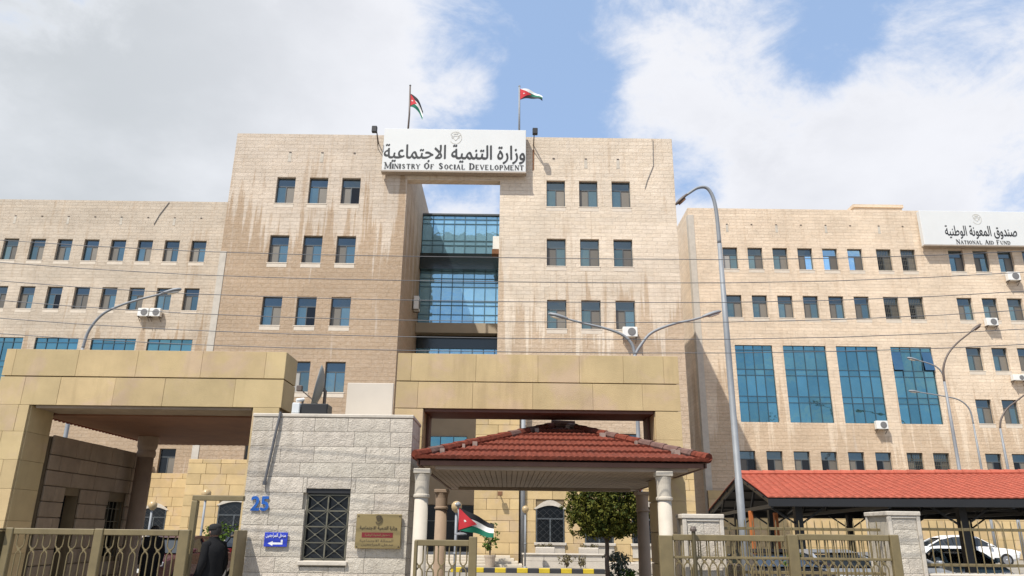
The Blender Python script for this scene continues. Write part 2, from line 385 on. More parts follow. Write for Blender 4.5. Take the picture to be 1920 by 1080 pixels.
class MB:
    def __init__(s): s.v = []; s.f = []; s.m = []; s.mi = 0
    def add(s, vs, fs):
        o = len(s.v); s.v += [tuple(v) for v in vs]
        for f in fs: s.f.append(tuple(i+o for i in f)); s.m.append(s.mi)
        return s
    def quad(s, a, b, c, d): return s.add((a, b, c, d), ((0, 1, 2, 3),))
    def box(s, x0, x1, y0, y1, z0, z1):
        return s.add([(x0, y0, z0), (x1, y0, z0), (x1, y1, z0), (x0, y1, z0), (x0, y0, z1), (x1, y0, z1), (x1, y1, z1), (x0, y1, z1)],
                     ((0, 3, 2, 1), (4, 5, 6, 7), (0, 1, 5, 4), (1, 2, 6, 5), (2, 3, 7, 6), (3, 0, 4, 7)))
    def cbox(s, x0, x1, y0, y1, z0, z1, c=.012):
        """box with all edges chamfered"""
        V = []; idx = {}
        X = (x0, x1); Y = (y0, y1); Z = (z0, z1)
        for i in (0, 1):
            for j in (0, 1):
                for k in (0, 1):
                    sx, sy, sz = (1-2*i)*c, (1-2*j)*c, (1-2*k)*c
                    for a in range(3):
                        p = [X[i]+sx, Y[j]+sy, Z[k]+sz]; p[a] = (X, Y, Z)[a][(i, j, k)[a]]
                        idx[(i, j, k, a)] = len(V); V.append(p)
        Fs = []
        cyc = [(0, 0), (1, 0), (1, 1), (0, 1)]
        for a in range(3):
            b, c2 = [(1, 2), (2, 0), (0, 1)][a]
            for side in (0, 1):
                q = []
                for (p, r) in cyc:
                    t = [0, 0, 0]; t[a] = side; t[b] = p; t[c2] = r; q.append(idx[(*t, a)])
                Fs.append(q if side else q[::-1])
        for a in range(3):                        # edge strips along axis a
            b, c2 = [(1, 2), (2, 0), (0, 1)][a]
            for p in (0, 1):
                for r in (0, 1):
                    t0 = [0, 0, 0]; t0[b] = p; t0[c2] = r; t1 = list(t0); t1[a] = 1
                    q = [idx[(*t0, b)], idx[(*t1, b)], idx[(*t1, c2)], idx[(*t0, c2)]]
                    Fs.append(q if (p ^ r) else q[::-1])
        for i in (0, 1):
            for j in (0, 1):
                for k in (0, 1):
                    q = [idx[(i, j, k, a)] for a in range(3)]
                    Fs.append(q if (i+j+k) % 2 else q[::-1])
        return s.add(V, Fs)
    def bar(s, p, q, w, h=None, up=(0, 0, 1)):
        p, q = Vector(p), Vector(q); h = h or w
        d = (q-p)
        if d.length < 1e-6: return s
        d.normalize(); u = Vector(up)
        if abs(d.dot(u)) > .98: u = Vector((0, 1, 0))
        sd = d.cross(u).normalized(); u = sd.cross(d)
        a, b = sd*w/2, u*h/2
        vs = [p-a-b, p+a-b, p+a+b, p-a+b, q-a-b, q+a-b, q+a+b, q-a+b]
        return s.add(vs, ((0, 1, 2, 3), (7, 6, 5, 4), (4, 5, 1, 0), (5, 6, 2, 1), (6, 7, 3, 2), (7, 4, 0, 3)))
    def tube(s, pts, r, n=8, cap=True):
        pts = [Vector(p) for p in pts]; rs = r if isinstance(r, (list, tuple)) else [r]*len(pts)
        V = []; Fs = []; prev = None
        for i, p in enumerate(pts):
            t = (pts[min(i+1, len(pts)-1)]-pts[max(i-1, 0)]).normalized()
            if prev is None:
                a = t.cross(Vector((0, 0, 1)))
                if a.length < .1: a = t.cross(Vector((0, 1, 0)))
            else: a = prev-t*prev.dot(t)
            a.normalize(); prev = a; b = t.cross(a)
            for k in range(n):
                w = 2*math.pi*k/n; V.append(p+(a*math.cos(w)+b*math.sin(w))*rs[i])
        for i in range(len(pts)-1):
            for k in range(n):
                k2 = (k+1) % n; Fs.append((i*n+k, i*n+k2, (i+1)*n+k2, (i+1)*n+k))
        if cap:
            Fs.append(tuple(range(n))[::-1]); Fs.append(tuple((len(pts)-1)*n+k for k in range(n)))
        return s.add(V, Fs)
    def lathe(s, c, prof, n=20, ax=(0, 0, 1)):
        c = Vector(c); ax = Vector(ax).normalized()
        a = ax.cross(Vector((0, 1, 0)) if abs(ax.y) < .9 else Vector((1, 0, 0))).normalized(); b = ax.cross(a)
        V = []; Fs = []
        for (r, z) in prof:
            for k in range(n):
                w = 2*math.pi*k/n; V.append(c+ax*z+(a*math.cos(w)+b*math.sin(w))*max(r, 1e-4))
        for i in range(len(prof)-1):
            for k in range(n):
                k2 = (k+1) % n; Fs.append((i*n+k, i*n+k2, (i+1)*n+k2, (i+1)*n+k))
        Fs.append(tuple(range(n))[::-1]); Fs.append(tuple((len(prof)-1)*n+k for k in range(n)))
        return s.add(V, Fs)
    def prism(s, poly, y0, y1):
        """polygon in x,z extruded along y"""
        n = len(poly)
        V = [(x, y0, z) for x, z in poly]+[(x, y1, z) for x, z in poly]
        return s.add(V, [tuple(range(n)), tuple(range(n, 2*n))[::-1]]+[(i, i+n, (i+1) % n+n, (i+1) % n) for i in range(n)])
    def mesh(s, name, mats, off=(0, 0, 0), smooth=False):
        me = bpy.data.meshes.new(name)
        ox, oy, oz = off
        me.from_pydata([(x-ox, y-oy, z-oz) for x, y, z in s.v], [], s.f)
        for m in (mats if isinstance(mats, (list, tuple)) else [mats]): me.materials.append(MATS[m])
        if s.mi or any(s.m): me.polygons.foreach_set('material_index', s.m)
        if smooth: me.polygons.foreach_set('use_smooth', [True]*len(s.f))
        me.validate(); me.update()
        return me
    def build(s, name, mats, parent=None, label=None, kind=None, smooth=False):
        off = WL.get(parent.name, (0, 0, 0)) if parent else (0, 0, 0)
        o = bpy.data.objects.new(name, s.mesh(name, mats, off, smooth)); COL.objects.link(o)
        if parent: o.parent = parent; WL[o.name] = off
        if label: o['label'] = label
        if kind: o['kind'] = kind
        return o


def thing(name, label, cat, loc=(0, 0, 0), group=None):
    o = bpy.data.objects.new(name, None); COL.objects.link(o); o.location = loc; o.empty_display_size = .2
    WL[o.name] = tuple(loc)
    o['label'] = label; o['category'] = cat
    if group: o['group'] = group
    return o


def solo(o, label, cat, group=None):
    o['label'] = label; o['category'] = cat
    if group: o['group'] = group
    return o


def inst(name, me, parent, loc, rot=None):
    """place a shared mesh as a child; loc in world terms"""
    o = bpy.data.objects.new(name, me); COL.objects.link(o)
    off = WL.get(parent.name, (0, 0, 0)) if parent else (0, 0, 0)
    o.location = Vector(loc)-Vector(off); o.parent = parent
    if rot: o.rotation_euler = rot
    WL[o.name] = tuple(loc)
    return o


def copy_tree(o, parent=None):
    c = o.copy(); COL.objects.link(c); c.parent = parent
    for ch in list(o.children): copy_tree(ch, c)
    return c


def ground(name, x0, x1, y0, y1, z, m, holes=()):
    b = MB(); b.quad((x0, y0, z), (x1, y0, z), (x1, y1, z), (x0, y1, z))
    return b.build(name, m, kind='structure')


def holed_wall(b, x0, x1, z0, z1, y, holes, depth=.2):
    """front face (looking to -y) with rectangular holes and their reveals"""
    xs = sorted({x0, x1} | {v for h in holes for v in h[:2] if x0 < v < x1})
    zs = sorted({z0, z1} | {v for h in holes for v in h[2:4] if z0 < v < z1})
    for i in range(len(xs)-1):
        cx = (xs[i]+xs[i+1])/2
        hs = [h for h in holes if h[0] < cx < h[1]]
        start = 0
        for j in range(len(zs)-1):
            cz = (zs[j]+zs[j+1])/2
            if any(h[2] < cz < h[3] for h in hs): continue
            b.quad((xs[i], y, zs[j]), (xs[i+1], y, zs[j]), (xs[i+1], y, zs[j+1]), (xs[i], y, zs[j+1]))
    for h in holes:
        a, c, p, q = h[:4]; d = h[4] if len(h) > 4 else depth
        b.quad((a, y, p), (a, y, q), (a, y+d, q), (a, y+d, p))
        b.quad((c, y, q), (c, y, p), (c, y+d, p), (c, y+d, q))
        b.quad((a, y, q), (c, y, q), (c, y+d, q), (a, y+d, q))
        b.quad((a, y, p), (a, y+d, p), (c, y+d, p), (c, y, p))


# ------------------------------------------------------------------ ground
ground('ground', -1500, 1500, -1500, 1500, -.03, 'paving')
ground('road', -200, 200, -5, 9.2, -.016, 'asphalt')
kb = MB(); kb.cbox(-200, 200, 9.2, 9.42, -.03, .12, .02); kb.build('road_kerb', 'kerb_stone', kind='structure')
ground('pavement', -200, 200, 9.42, 16, .0, 'paving')
for k in range(-6, 7):
    ground('road_marking', k*8-1.5, k*8+1.5, 2.0, 2.15, -.012, 'line_white')
ground('forecourt', -60, 60, 16, 34, .004, 'court_concrete')
ground('parking_lot', 6.6, 60, 25.0, 52, .30, 'court_concrete')
pk = MB(); pk.box(6.6, 60, 24.85, 25.0, -.03, .30); pk.build('parking_kerb', 'kerb_stone', kind='structure')
ground('upper_court', -60, 6.6, 34.3, 60, .02, 'paving')

# ------------------------------------------------------------------ windows shared by the blocks
WW, WH = 1.15, 1.76


def win_meshes():
    M = {}
    f = MB(); t = .055
    f.box(0, WW, 0, .07, 0, t); f.box(0, WW, 0, .07, WH-t, WH)
    f.box(0, t, 0, .07, t, WH-t); f.box(WW-t, WW, 0, .07, t, WH-t)
    zt = WH*.66
    f.box(t, WW-t, .003, .067, zt, zt+t); f.box(WW/2-t/2, WW/2+t/2, .003, .067, t, zt)
    M['frame'] = f.mesh('window', 'frame_metal')
    p = MB(); p.box(t, WW-t, .034, .046, zt+t, WH-t)
    M['top'] = {k: p.mesh('pane', k) for k in ('glass_transom', 'glass_sky', 'glass_dark')}
    p = MB(); p.box(t, WW/2-t/2, .034, .046, t, zt)
    M['l'] = {k: p.mesh('pane', k) for k in ('glass_blue', 'glass_tan', 'glass_dark', 'glass_sky', 'glass_blind')}
    p = MB(); p.box(WW/2+t/2, WW-t, .034, .046, t, zt)
    M['r'] = {k: p.mesh('pane', k) for k in ('glass_blue', 'glass_tan', 'glass_dark', 'glass_sky', 'glass_blind')}
    p = MB(); p.box(t, WW/2-t/2, .02, .032, t, zt)
    s = MB(); s.cbox(-.05, WW+.05, -.225, .0, -.06, 0, .012); s.cbox(-.02, WW+.02, -.208, -.19, -.30, -.064, .004); M['sill'] = s.mesh('sill', 'sill_stone')
    g = MB()
    for k in range(9):
        x = t+.02+k*(WW-2*t-.04)/8
        g.box(x-.008, x+.008, -.10, -.085, .0, WH)
    for z in (.1, .5, .9, 1.3, 1.66): g.box(t, WW-t, -.085, -.07, z-.01, z+.01)
    M['grille'] = g.mesh('window_grille', 'grille_iron')
    b = MB(); b.box(-.02, WW+.02, .3, .32, -.02, WH+.02); M['back'] = b.mesh('dark_room', 'glass_dark')
    return M


WM = win_meshes()
REC = .2


def window(parent, x, ztop, y, left='glass_tan', right='glass_blue', top='glass_transom', grille=False, sill=True):
    z = ztop-WH
    w = inst('window', WM['frame'], parent, (x, y+REC, z))
    for k, n in (('top', top), ('l', left), ('r', right)): inst('pane', WM[k][n], w, (x, y+REC, z))
    if sill: inst('sill', WM['sill'], w, (x, y+REC, z))
    if grille: inst('window_grille', WM['grille'], w, (x, y+REC, z))
    return w


def wpick(i, j):
    h = random.Random(i*131+j*17).random()
    for lim, pr in ((.36, ('glass_tan', 'glass_blue')), (.70, ('glass_blue', 'glass_tan')), (.80, ('glass_blue', 'glass_blue')), (.89, ('glass_tan', 'glass_tan')), (.93, ('glass_blue', 'glass_dark')), (.97, ('glass_blind', 'glass_blue'))):
        if h < lim: return pr
    return ('glass_dark', 'glass_tan')


def curtain(parent, x0, x1, z0, z1, y, ncol, rows, gm='curtain_glass', opened=(), name='curtain_window', mull='mullion_metal', mw=.05, jit=.004):
    """glazed bay: mullion grid with one pane per cell; rows = relative heights from the top"""
    b = MB(); tot = sum(rows); zs = [z1]
    for h in rows: zs.append(zs[-1]-h/tot*(z1-z0))
    for k in range(ncol+1):
        x = x0+(x1-x0)*k/ncol
        xa, xb = max(x0, x-mw/2), min(x1, x+mw/2)
        b.box(xa, xb, y-.02, y+.08, z0, z1)
    for z in zs:
        za, zb = max(z0, z-mw/2), min(z1, z+mw/2)
        for k in range(ncol):
            b.box(x0+(x1-x0)*k/ncol+mw/2, x0+(x1-x0)*(k+1)/ncol-mw/2, y-.017, y+.077, za, zb)
    w = b.build(name, mull, parent)
    pm = {}
    for j in range(len(rows)):
        for k in range(ncol):
            a = x0+(x1-x0)*k/ncol+mw/2; c = x0+(x1-x0)*(k+1)/ncol-mw/2; zb = zs[j+1]+mw/2; zt = zs[j]-mw/2
            key = (j, k in (0, ncol-1), (j, k) in opened)
            if key not in pm:
                p = MB(); p.box(0, c-a, 0, .012, -(zt-zb), 0)
                pm[key] = p.mesh('pane', 'curtain_open' if (j, k) in opened else gm)
            if (j, k) in opened: inst('pane', pm[key], w, (a, y-.01, zt), (R(-9), 0, 0))
            else: inst('pane', pm[key], w, (a, y+.03, zt), (random.uniform(-jit, jit), 0, random.uniform(-jit, jit)))
    return w


def blocks(parent, x0, x1, z0, z1, y, ch, lens, m, gap=.014, d=.06, holes=(), name='stone_block', face='y', cham=.012, seed=1, meshes=None):
    """courses of separate stones, each its own object, standing proud of the wall behind them"""
    rnd = random.Random(seed); z = z0; cache = meshes if meshes is not None else {}
    row = 0
    while z < z1-.08:
        h = min(ch, z1-z); x = x0; first = True
        if z1-(z+h) < .1: h = z1-z
        while x < x1-.02:
            L = rnd.choice(lens)
            if first and row % 2: L *= .55
            first = False
            if x1-(x+L) < .25: L = x1-x
            segs = [(x, x+L)]
            for (a, b_, p, q) in holes:
                if q > z+.02 and p < z+h-.02:
                    ns = []
                    for (s0, s1) in segs:
                        if s1 <= a or s0 >= b_: ns.append((s0, s1)); continue
                        if s0 < a-.05: ns.append((s0, a))
                        if s1 > b_+.05: ns.append((b_, s1))
                    segs = ns
            for (s0, s1) in segs:
                if s1-s0 < .06: continue
                key = (round(s1-s0, 2), round(h, 2))
                if key not in cache:
                    b = MB()
                    if face == 'y': b.cbox(gap/2, s1-s0-gap/2, 0, d, gap/2, h-gap/2, cham)
                    else: b.cbox(-d, 0, gap/2, s1-s0-gap/2, gap/2, h-gap/2, cham)
                    cache[key] = b.mesh(name, m)
                off = rnd.uniform(-.004, .004)
                if face == 'y': inst(name, cache[key], parent, (s0, y+off, z))
                else: inst(name, cache[key], parent, (y+off, s0, z))
            x += L
        z += h; row += 1


# ------------------------------------------------------------------ the central block
ZT = 22.477; DZ = 3.88
T0, T1, TY, TTOP = -17.42, 10.1, 42.0, 25.5
OPL, OPR, OPZ = -6.5, -.73, 22.42
LX, RX, DX = -14.565, 2.149, 2.017
tower = thing('office_tower', 'tall central stone block with a square sky opening under the long white ministry sign', 'building', (-3.6, 50, 0))
hl = [(LX+DX*i, LX+DX*i+WW, ZT-DZ*r-WH, ZT-DZ*r) for r in range(5) for i in range(3)]
hr = [(RX+DX*i, RX+DX*i+WW, ZT-DZ*r-WH, ZT-DZ*r) for r in range(5) for i in range(3)]
wall = MB(); holed_wall(wall, T0, OPL, 0, TTOP, TY, hl)
wall.quad((T0, TY, 0), (T0, TY, TTOP), (T0, 58, TTOP), (T0, 58, 0))
wall.quad((OPL, TY, 0), (OPL, 56, 0), (OPL, 56, TTOP), (OPL, TY, TTOP))
wall.quad((T0, TY, TTOP), (OPL, TY, TTOP), (OPL, 58, TTOP), (T0, 58, TTOP))
wall.quad((T0, 58, 0), (T0, 58, TTOP), (OPL, 58, TTOP), (OPL, 58, 0))
wall.build('wall', 'stone_stained', tower, 'left half of the wall, browned by water stains')
wall = MB(); holed_wall(wall, OPR, T1, 0, TTOP, TY, hr)
wall.quad((T1, TY, 0), (T1, 58, 0), (T1, 58, TTOP), (T1, TY, TTOP))
wall.quad((OPR, TY, 0), (OPR, TY, TTOP), (OPR, 49.5, TTOP), (OPR, 49.5, 0)); wall.quad((OPR, 50, 0), (OPR, 50, TTOP), (3, 50, TTOP), (3, 50, 0)); wall.quad((3, 50, 0), (3, 50, TTOP), (3, 58, TTOP), (3, 58, 0))
wall.quad((OPR, TY, TTOP), (T1, TY, TTOP), (T1, 50, TTOP), (OPR, 50, TTOP)); wall.quad((3, 50, TTOP), (T1, 50, TTOP), (T1, 58, TTOP), (3, 58, TTOP))
wall.quad((3, 58, 0), (3, 58, TTOP), (T1, 58, TTOP), (T1, 58, 0))
wall.build('wall', 'stone_clean', tower, 'right half of the wall, pale and less stained')
lin = MB(); lin.box(OPL, OPR, TY+.003, TY+.62, OPZ, TTOP); lin.build('lintel', 'stone_clean', tower)
q = MB(); q.box(T0-.02, T0+.36, TY-.035, TY+.4, 5.2, 17.5); q.build('quoin', 'stone_pale', tower)
for r in range(5):
    for i in range(3):
        a, b_ = wpick(i+1, r+1)
        if (r, i) in ((0, 2), (2, 1)): a, b_ = 'glass_blue' if r == 2 else 'glass_tan', 'glass_dark'
        window(tower, LX+DX*i, ZT-DZ*r, TY, a, b_)
        a, b_ = [('glass_blue', 'glass_tan'), ('glass_tan', 'glass_blue'), ('glass_blue', 'glass_tan')][(i+r) % 3]
        window(tower, RX+DX*i, ZT-DZ*r, TY, a, b_)
# drains above the top windows, each with the lime it has run down the wall
dr = MB(); dr.box(-.07, .07, -.03, .0, .62, .68); DRAIN = dr.mesh('drain_slot', 'lamp_dark')
ls = MB(); ls.prism([(-.11, 0), (.10, 0), (.085, .3), (.10, .6), (-.10, .6), (-.09, .25)], -.012, .0); LIME = ls.mesh('lime_run', 'stone_lime')


def drain(parent, x, z, y, streak=True):
    d_ = inst('drain_slot', DRAIN, parent, (x, y, z))
    if streak: inst('lime_run', LIME, d_, (x, y, z))


for i in range(3): drain(tower, LX+DX*i+.62, 23.55, TY, i < 2)
for i in range(3): drain(tower, RX+DX*i+.45, 23.35, TY, i != 0)
# thin black cable hanging down the right half
c = MB(); c.tube([(8.9, TY-.03, 25.4), (8.85, TY-.03, 23.6), (8.4, TY-.03, 22.5), (8.25, TY-.03, 22.0)], .018, 5); c.build('hanging_cable', 'cable', tower)
# glazed wall across the back of the opening; it mirrors the lintel, the side wall and the sky
YB = 50.4
at = MB(); at.box(OPL+.01, OPR+2, YB+.25, YB+.6, 8.0, 23.6); at.build('bridge_core', 'atrium_dark', tower)
GL0, GL1 = OPL+.03, OPL+.03+.775*9
curtain(tower, GL0, GL1, 15.33, 23.68, YB, 9, (.34, .42, 1.55, .42, 1.25, .42, .5, .85, .35, .38, 1.3, .32, .8, .95), 'atrium_glass', name='bridge_glazing', mull='mullion_teal', mw=.055)
bb = MB(); bb.box(OPL+.02, OPR-.02, YB-.55, YB-.04, 19.36, 20.55); bb.build('bridge_spandrel', 'atrium_dark', tower)
bb = MB(); bb.box(GL0, GL1, YB-.12, YB+.3, 23.69, 23.82); bb.build('bridge_coping', 'frame_metal', tower)
bb = MB(); bb.box(OPL+.02, OPR+2, YB-.9, YB+.2, 14.6, 15.3); bb.build('bridge_soffit', 'plain_cladding', tower)
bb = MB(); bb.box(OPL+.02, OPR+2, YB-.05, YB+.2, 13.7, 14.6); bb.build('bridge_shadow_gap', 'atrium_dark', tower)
curtain(tower, GL0, GL1, 11.0, 13.7, YB, 9, (.7, .5, 1.2), 'atrium_glass', name='bridge_glazing', mull='mullion_teal', mw=.055)
# ground floor of the opening
gf = MB(); gf.box(OPL, OPR, 48.0, 51.0, 3.25, 10.9); gf.build('entrance_wall', 'plain_cladding', tower)
curtain(tower, -5.15, -2.65, 6.75, 7.4, 47.94, 3, (1,), 'curtain_glass', name='strip_window')
dd = MB(); dd.box(-6.2, -1.9, 48.1, 48.3, .5, 3.2); dd.build('entrance_door', 'window_black', tower)
dd = MB()
for x in (-6.2, -4.2, -3.1, -1.98): dd.box(x, x+.08, 48.04, 48.1, .5, 3.2)
dd.box(-6.2, -1.9, 48.045, 48.095, 2.25, 2.33); dd.build('door_frame', 'frame_metal', tower)
# yellow ashlar base of the central block
ar = [(1.51, 3.02), (4.11, 5.62), (6.62, 8.13)]
base = MB(); base.box(T0+.02, OPL-1.5, TY-.25, TY-.02, 0, 5.25); base.build('base_core', 'slab_core', tower)
blocks(tower, T0, OPL-1.5, .0, 5.27, TY-.31, .56, (1.0, 1.4, .8), 'ashlar_yellow', holes=[(-15.46, -13.7, 1.16, 2.97)], seed=3)
base = MB(); base.box(.66, T1-.02, TY-.25, TY-.02, 0, 5.25); base.build('base_core', 'slab_core', tower)
blocks(tower, .9, T1, .0, 5.27, TY-.31, .56, (1.1, 1.5, .9), 'ashlar_yellow', holes=[(a, b_, 1.17, 2.9) for a, b_ in ar], seed=4)
pier = MB(); pier.box(-1.78, .56, TY-.45, TY-.02, 0, 8.3); pier.build('pier_core', 'slab_core', tower)
blocks(tower, -1.82, .6, .0, 8.32, TY-.52, .56, (1.24, 1.2), 'ashlar_yellow', seed=5)
dp = MB(); dp.tube([(.80, TY-.42, .1), (.80, TY-.42, 9)], .13, 12); dp.build('drainpipe', 'galvanised', tower, smooth=True)


def arched_window(parent, x0, x1, z0, z1, y):
    w = x1-x0; rise = .2; n = 10
    arc = [(x0+w*k/n, z1-rise+rise*math.sin(math.pi*k/n)) for k in range(n+1)]
    p = MB(); p.prism([(x0, z0), (x1, z0)]+arc[::-1], y-.05, y+.0); f = p.build('arched_window', 'window_black', parent)
    t = MB()
    t.box(x0, x0+.06, y-.10, y-.05, z0, z1-rise); t.box(x1-.06, x1, y-.10, y-.05, z0, z1-rise)
    t.box(x0+.06, x1-.06, y-.098, y-.052, z0+(z1-z0)*.62, z0+(z1-z0)*.62+.07)
    t.box((x0+x1)/2-.04, (x0+x1)/2+.04, y-.096, y-.054, z0, z0+(z1-z0)*.62)
    t.build('frame', 'frame_metal', f)
    gr = MB()
    nx, nz = 4, 5
    for a in range(nx):
        for b_ in range(nz):
            ax_, az = x0+w*a/nx, z0+(z1-z0-rise)*b_/nz; ex, ez = ax_+w/nx, az+(z1-z0-rise)/nz
            gr.bar((ax_, y-.13, az), (ex, y-.13, ez), .009); gr.bar((ax_, y-.142, ez), (ex, y-.142, az), .009)
    gr.build('window_grille', 'grille_dark', f)
    a = MB(); out = [(x0-.12+(w+.24)*k/n, z1-rise+.02+(rise+.26)*math.sin(math.pi*k/n)) for k in range(n+1)]
    for k in range(n):
        A, B, C2, D2 = arc[k], arc[k+1], out[k+1], out[k]
        a.add([(A[0], y-.115, A[1]), (B[0], y-.115, B[1]), (C2[0], y-.115, C2[1]), (D2[0], y-.115, D2[1]),
               (A[0], y+.0, A[1]), (B[0], y+.0, B[1]), (C2[0], y+.0, C2[1]), (D2[0], y+.0, D2[1])],
              ((0, 1, 2, 3), (3, 2, 6, 7), (1, 0, 4, 5)))
    a.build('arch_trim', 'stone_lime', f)
    s_ = MB(); s_.cbox(x0-.1, x1+.1, y-.20, y-.06, z0-.14, z0, .015); s_.build('sill', 'stone_pale', f)
    ap = MB(); ap.box(x0-.02, x1+.02, y-.115, y-.06, .45, z0-.14); ap.build('apron', 'stone_lime', f)
    return f


for a, b_ in ar: arched_window(tower, a, b_, 1.17, 3.05, TY-.235)
arched_window(tower, -15.46, -13.7, 1.16, 3.05, TY-.235)

# ------------------------------------------------------------------ left wing
WY = 54.0; WT = 26.2; WZ = 22.907
LW = -39.258; LD = 2.073
left = thing('office_wing', 'long left stone wing with two rows of small windows above tall blue glazing', 'building', (-40, 60, 0))
cb = [(-43.1, -40.0), (-39.1, -36.1), (-35.2, -32.0), (-31.05, -27.75), (-26.9, -23.56)]
lh = [(LW+LD*i, LW+LD*i+WW, z-WH, z) for i in range(-4, 8) for z in (WZ, WZ-DZ)]
lh += [(a, b_, 9.45, 15.03) for a, b_ in cb]
lh += [(x, x+WW, 7.05-WH, 7.05) for x in (-24.71, -28.9, -33.0)]
wall = MB(); holed_wall(wall, -62, T0+.3, 0, WT, WY, lh)
wall.quad((-62, WY, WT), (T0+.3, WY, WT), (T0+.3, 70, WT), (-62, 70, WT))
wall.quad((-62, WY, 0), (-62, WY, WT), (-62, 70, WT), (-62, 70, 0))
wall.quad((-62, 70, 0), (-62, 70, WT), (T0+.3, 70, WT), (T0+.3, 70, 0))
wall.build('wall', 'stone_left', left)
for i in range(-4, 8):
    for r in range(2):
        a, b_ = wpick(i+9, r+2); window(left, LW+LD*i, WZ-DZ*r, WY, a, b_)
    drain(left, LW+LD*i+.45, 24.15, WY, i % 2 == 0)
for x in (-24.71, -28.9, -33.0): window(left, x, 7.05, WY, 'glass_dark', 'glass_tan', 'glass_dark')
ROWS = (.35, 1.45, .45, 1.55, .45, 1.45)
for a, b_ in cb: curtain(left, a, b_, 9.45, 15.03, WY+.12, 4, ROWS)
base = MB(); base.box(-40, T0-.1, WY-.25, WY-.02, 0, 5.3); base.build('base_core', 'slab_core', left)
blocks(left, -27.5, T0-.1, .0, 5.33, WY-.31, .62, (1.1, 1.5, .9), 'ashlar_yellow', holes=[(-25.1, -23.46, 1.2, 2.95)], seed=8)
arched_window(left, -25.1, -23.46, 1.2, 3.05, WY-.235)
c = MB(); c.tube([(-27.0, WY-.03, 26.1), (-27.6, WY-.03, 25.0), (-27.9, WY-.03, 24.2)], .025, 5); c.build('hanging_cable', 'cable', left)

# ------------------------------------------------------------------ right wing
RX0 = 13.9
right = thing('office_wing', 'sunlit right stone wing with four tall blue glass bays and a white roof sign', 'building', (28, 62, 0))
rw = [16.396, 18.333, 20.27, 22.207, 24.144, 26.081, 28.32, 30.2]
rx = [33.915, 35.828, 37.741, 39.65, 41.56]
rc = [(16.72, 19.5), (20.3, 23.48), (24.25, 27.35), (28.3, 31.35)]
rh = [(x, x+WW, z-WH, z) for x in rw for z in (WZ, WZ-DZ, WZ-4*DZ)]
rh += [(x, x+WW, WZ-DZ*r-WH, WZ-DZ*r) for x in rx for r in range(5)]
rh += [(a, b_, 9.42, 15.12) for a, b_ in rc]
wall = MB(); holed_wall(wall, RX0, 60, 0, WT, WY, rh)
wall.quad((RX0, WY, 0), (RX0, WY, WT), (RX0, 72, WT), (RX0, 72, 0))
wall.quad((RX0, WY, WT), (60, WY, WT), (60, 72, WT), (RX0, 72, WT))
wall.quad((60, WY, 0), (60, 72, 0), (60, 72, WT), (60, WY, WT))
wall.quad((RX0, 72, 0), (RX0, 72, WT), (60, 72, WT), (60, 72, 0))
wall.build('wall', 'stone_right', right)
q = MB(); q.box(RX0-.03, RX0+.42, WY-.03, WY+.5, 0, WT-.6); q.build('quoin', 'stone_pale', right)
q = MB(); q.box(28.6, 32.6, 57, 62, WT-.05, 28.0); q.box(28.5, 32.7, 56.9, 62.1, 27.8, 28.05); q.build('roof_box', 'stone_right', right)
for n, x in enumerate(rw):
    for r in (0, 1, 4):
        a, b_ = wpick(n+3, r+5); t = 'glass_transom'
        if r == 0 and n in (3, 4, 5): a, b_, t = ('glass_tan', 'glass_sky', 'glass_transom') if n == 3 else ('glass_sky', 'glass_tan', 'glass_sky')
        if n >= 6: a, b_ = 'glass_dark', 'glass_tan'
        if r == 4: a, b_ = ('glass_dark', 'glass_tan') if n % 2 else ('glass_tan', 'glass_dark')
        window(right, x, WZ-DZ*r, WY, a, b_, t, grille=(n >= 6))
    drain(right, x+.5, 24.2, WY, n % 2 == 0)
for n, x in enumerate(rx):
    for r in range(5):
        a, b_ = ('glass_blue', 'glass_tan') if (n+r) % 3 != 1 else ('glass_tan', 'glass_blue')
        if r == 4: a = 'glass_dark' if a == 'glass_blue' else a; b_ = 'glass_dark' if b_ == 'glass_blue' else b_
        window(right, x, WZ-DZ*r, WY, a, b_)
for n, (a, b_) in enumerate(rc):
    curtain(right, a, b_, 9.42, 15.12, WY+.12, 4, ROWS, opened=((1, 0), (1, 3)) if n == 3 else ())
base = MB(); base.box(RX0+.02, 60, WY-.25, WY-.02, 0, 4.6); base.build('base_core', 'slab_core', right)
blocks(right, RX0, 30, .3, 4.62, WY-.31, .62, (1.3, 1.7, 1.0), 'ashlar_yellow', seed=9)
blocks(right, 30, 46, .3, 4.62, WY-.31, .62, (1.6, 2.0), 'ashlar_yellow', seed=10)

# ------------------------------------------------------------------ writing
def shape_ar(s):
    Fm = {'ا': (0xFE8D, 0), 'و': (0xFEED, 0), 'ز': (0xFEAF, 0), 'ر': (0xFEAD, 0), 'د': (0xFEA9, 0), 'ة': (0xFE93, 0),
          'ل': (0xFEDD, 1), 'ت': (0xFE95, 1), 'ن': (0xFEE5, 1), 'م': (0xFEE1, 1), 'ي': (0xFEF1, 1), 'ج': (0xFE9D, 1), 'ع': (0xFEC9, 1),
          'ص': (0xFEB9, 1), 'ق': (0xFED5, 1), 'ط': (0xFEC1, 1), 'خ': (0xFEA5, 1)}
    out = []
    for w in s.split(' '):
        r_ = []; i = 0; prev = False
        while i < len(w):
            ch = w[i]
            if ch == 'ل' and i+1 < len(w) and w[i+1] == 'ا':
                r_.append(chr(0xFEFC if prev else 0xFEFB)); prev = False; i += 2; continue
            b_, d_ = Fm[ch]; nx = d_ and i+1 < len(w)
            r_.append(chr(b_+((3 if prev and nx else 2 if nx else 1 if prev else 0) if d_ else (1 if prev else 0))))
            prev = bool(d_); i += 1
        out.append(''.join(reversed(r_)))
    return ' '.join(reversed(out))


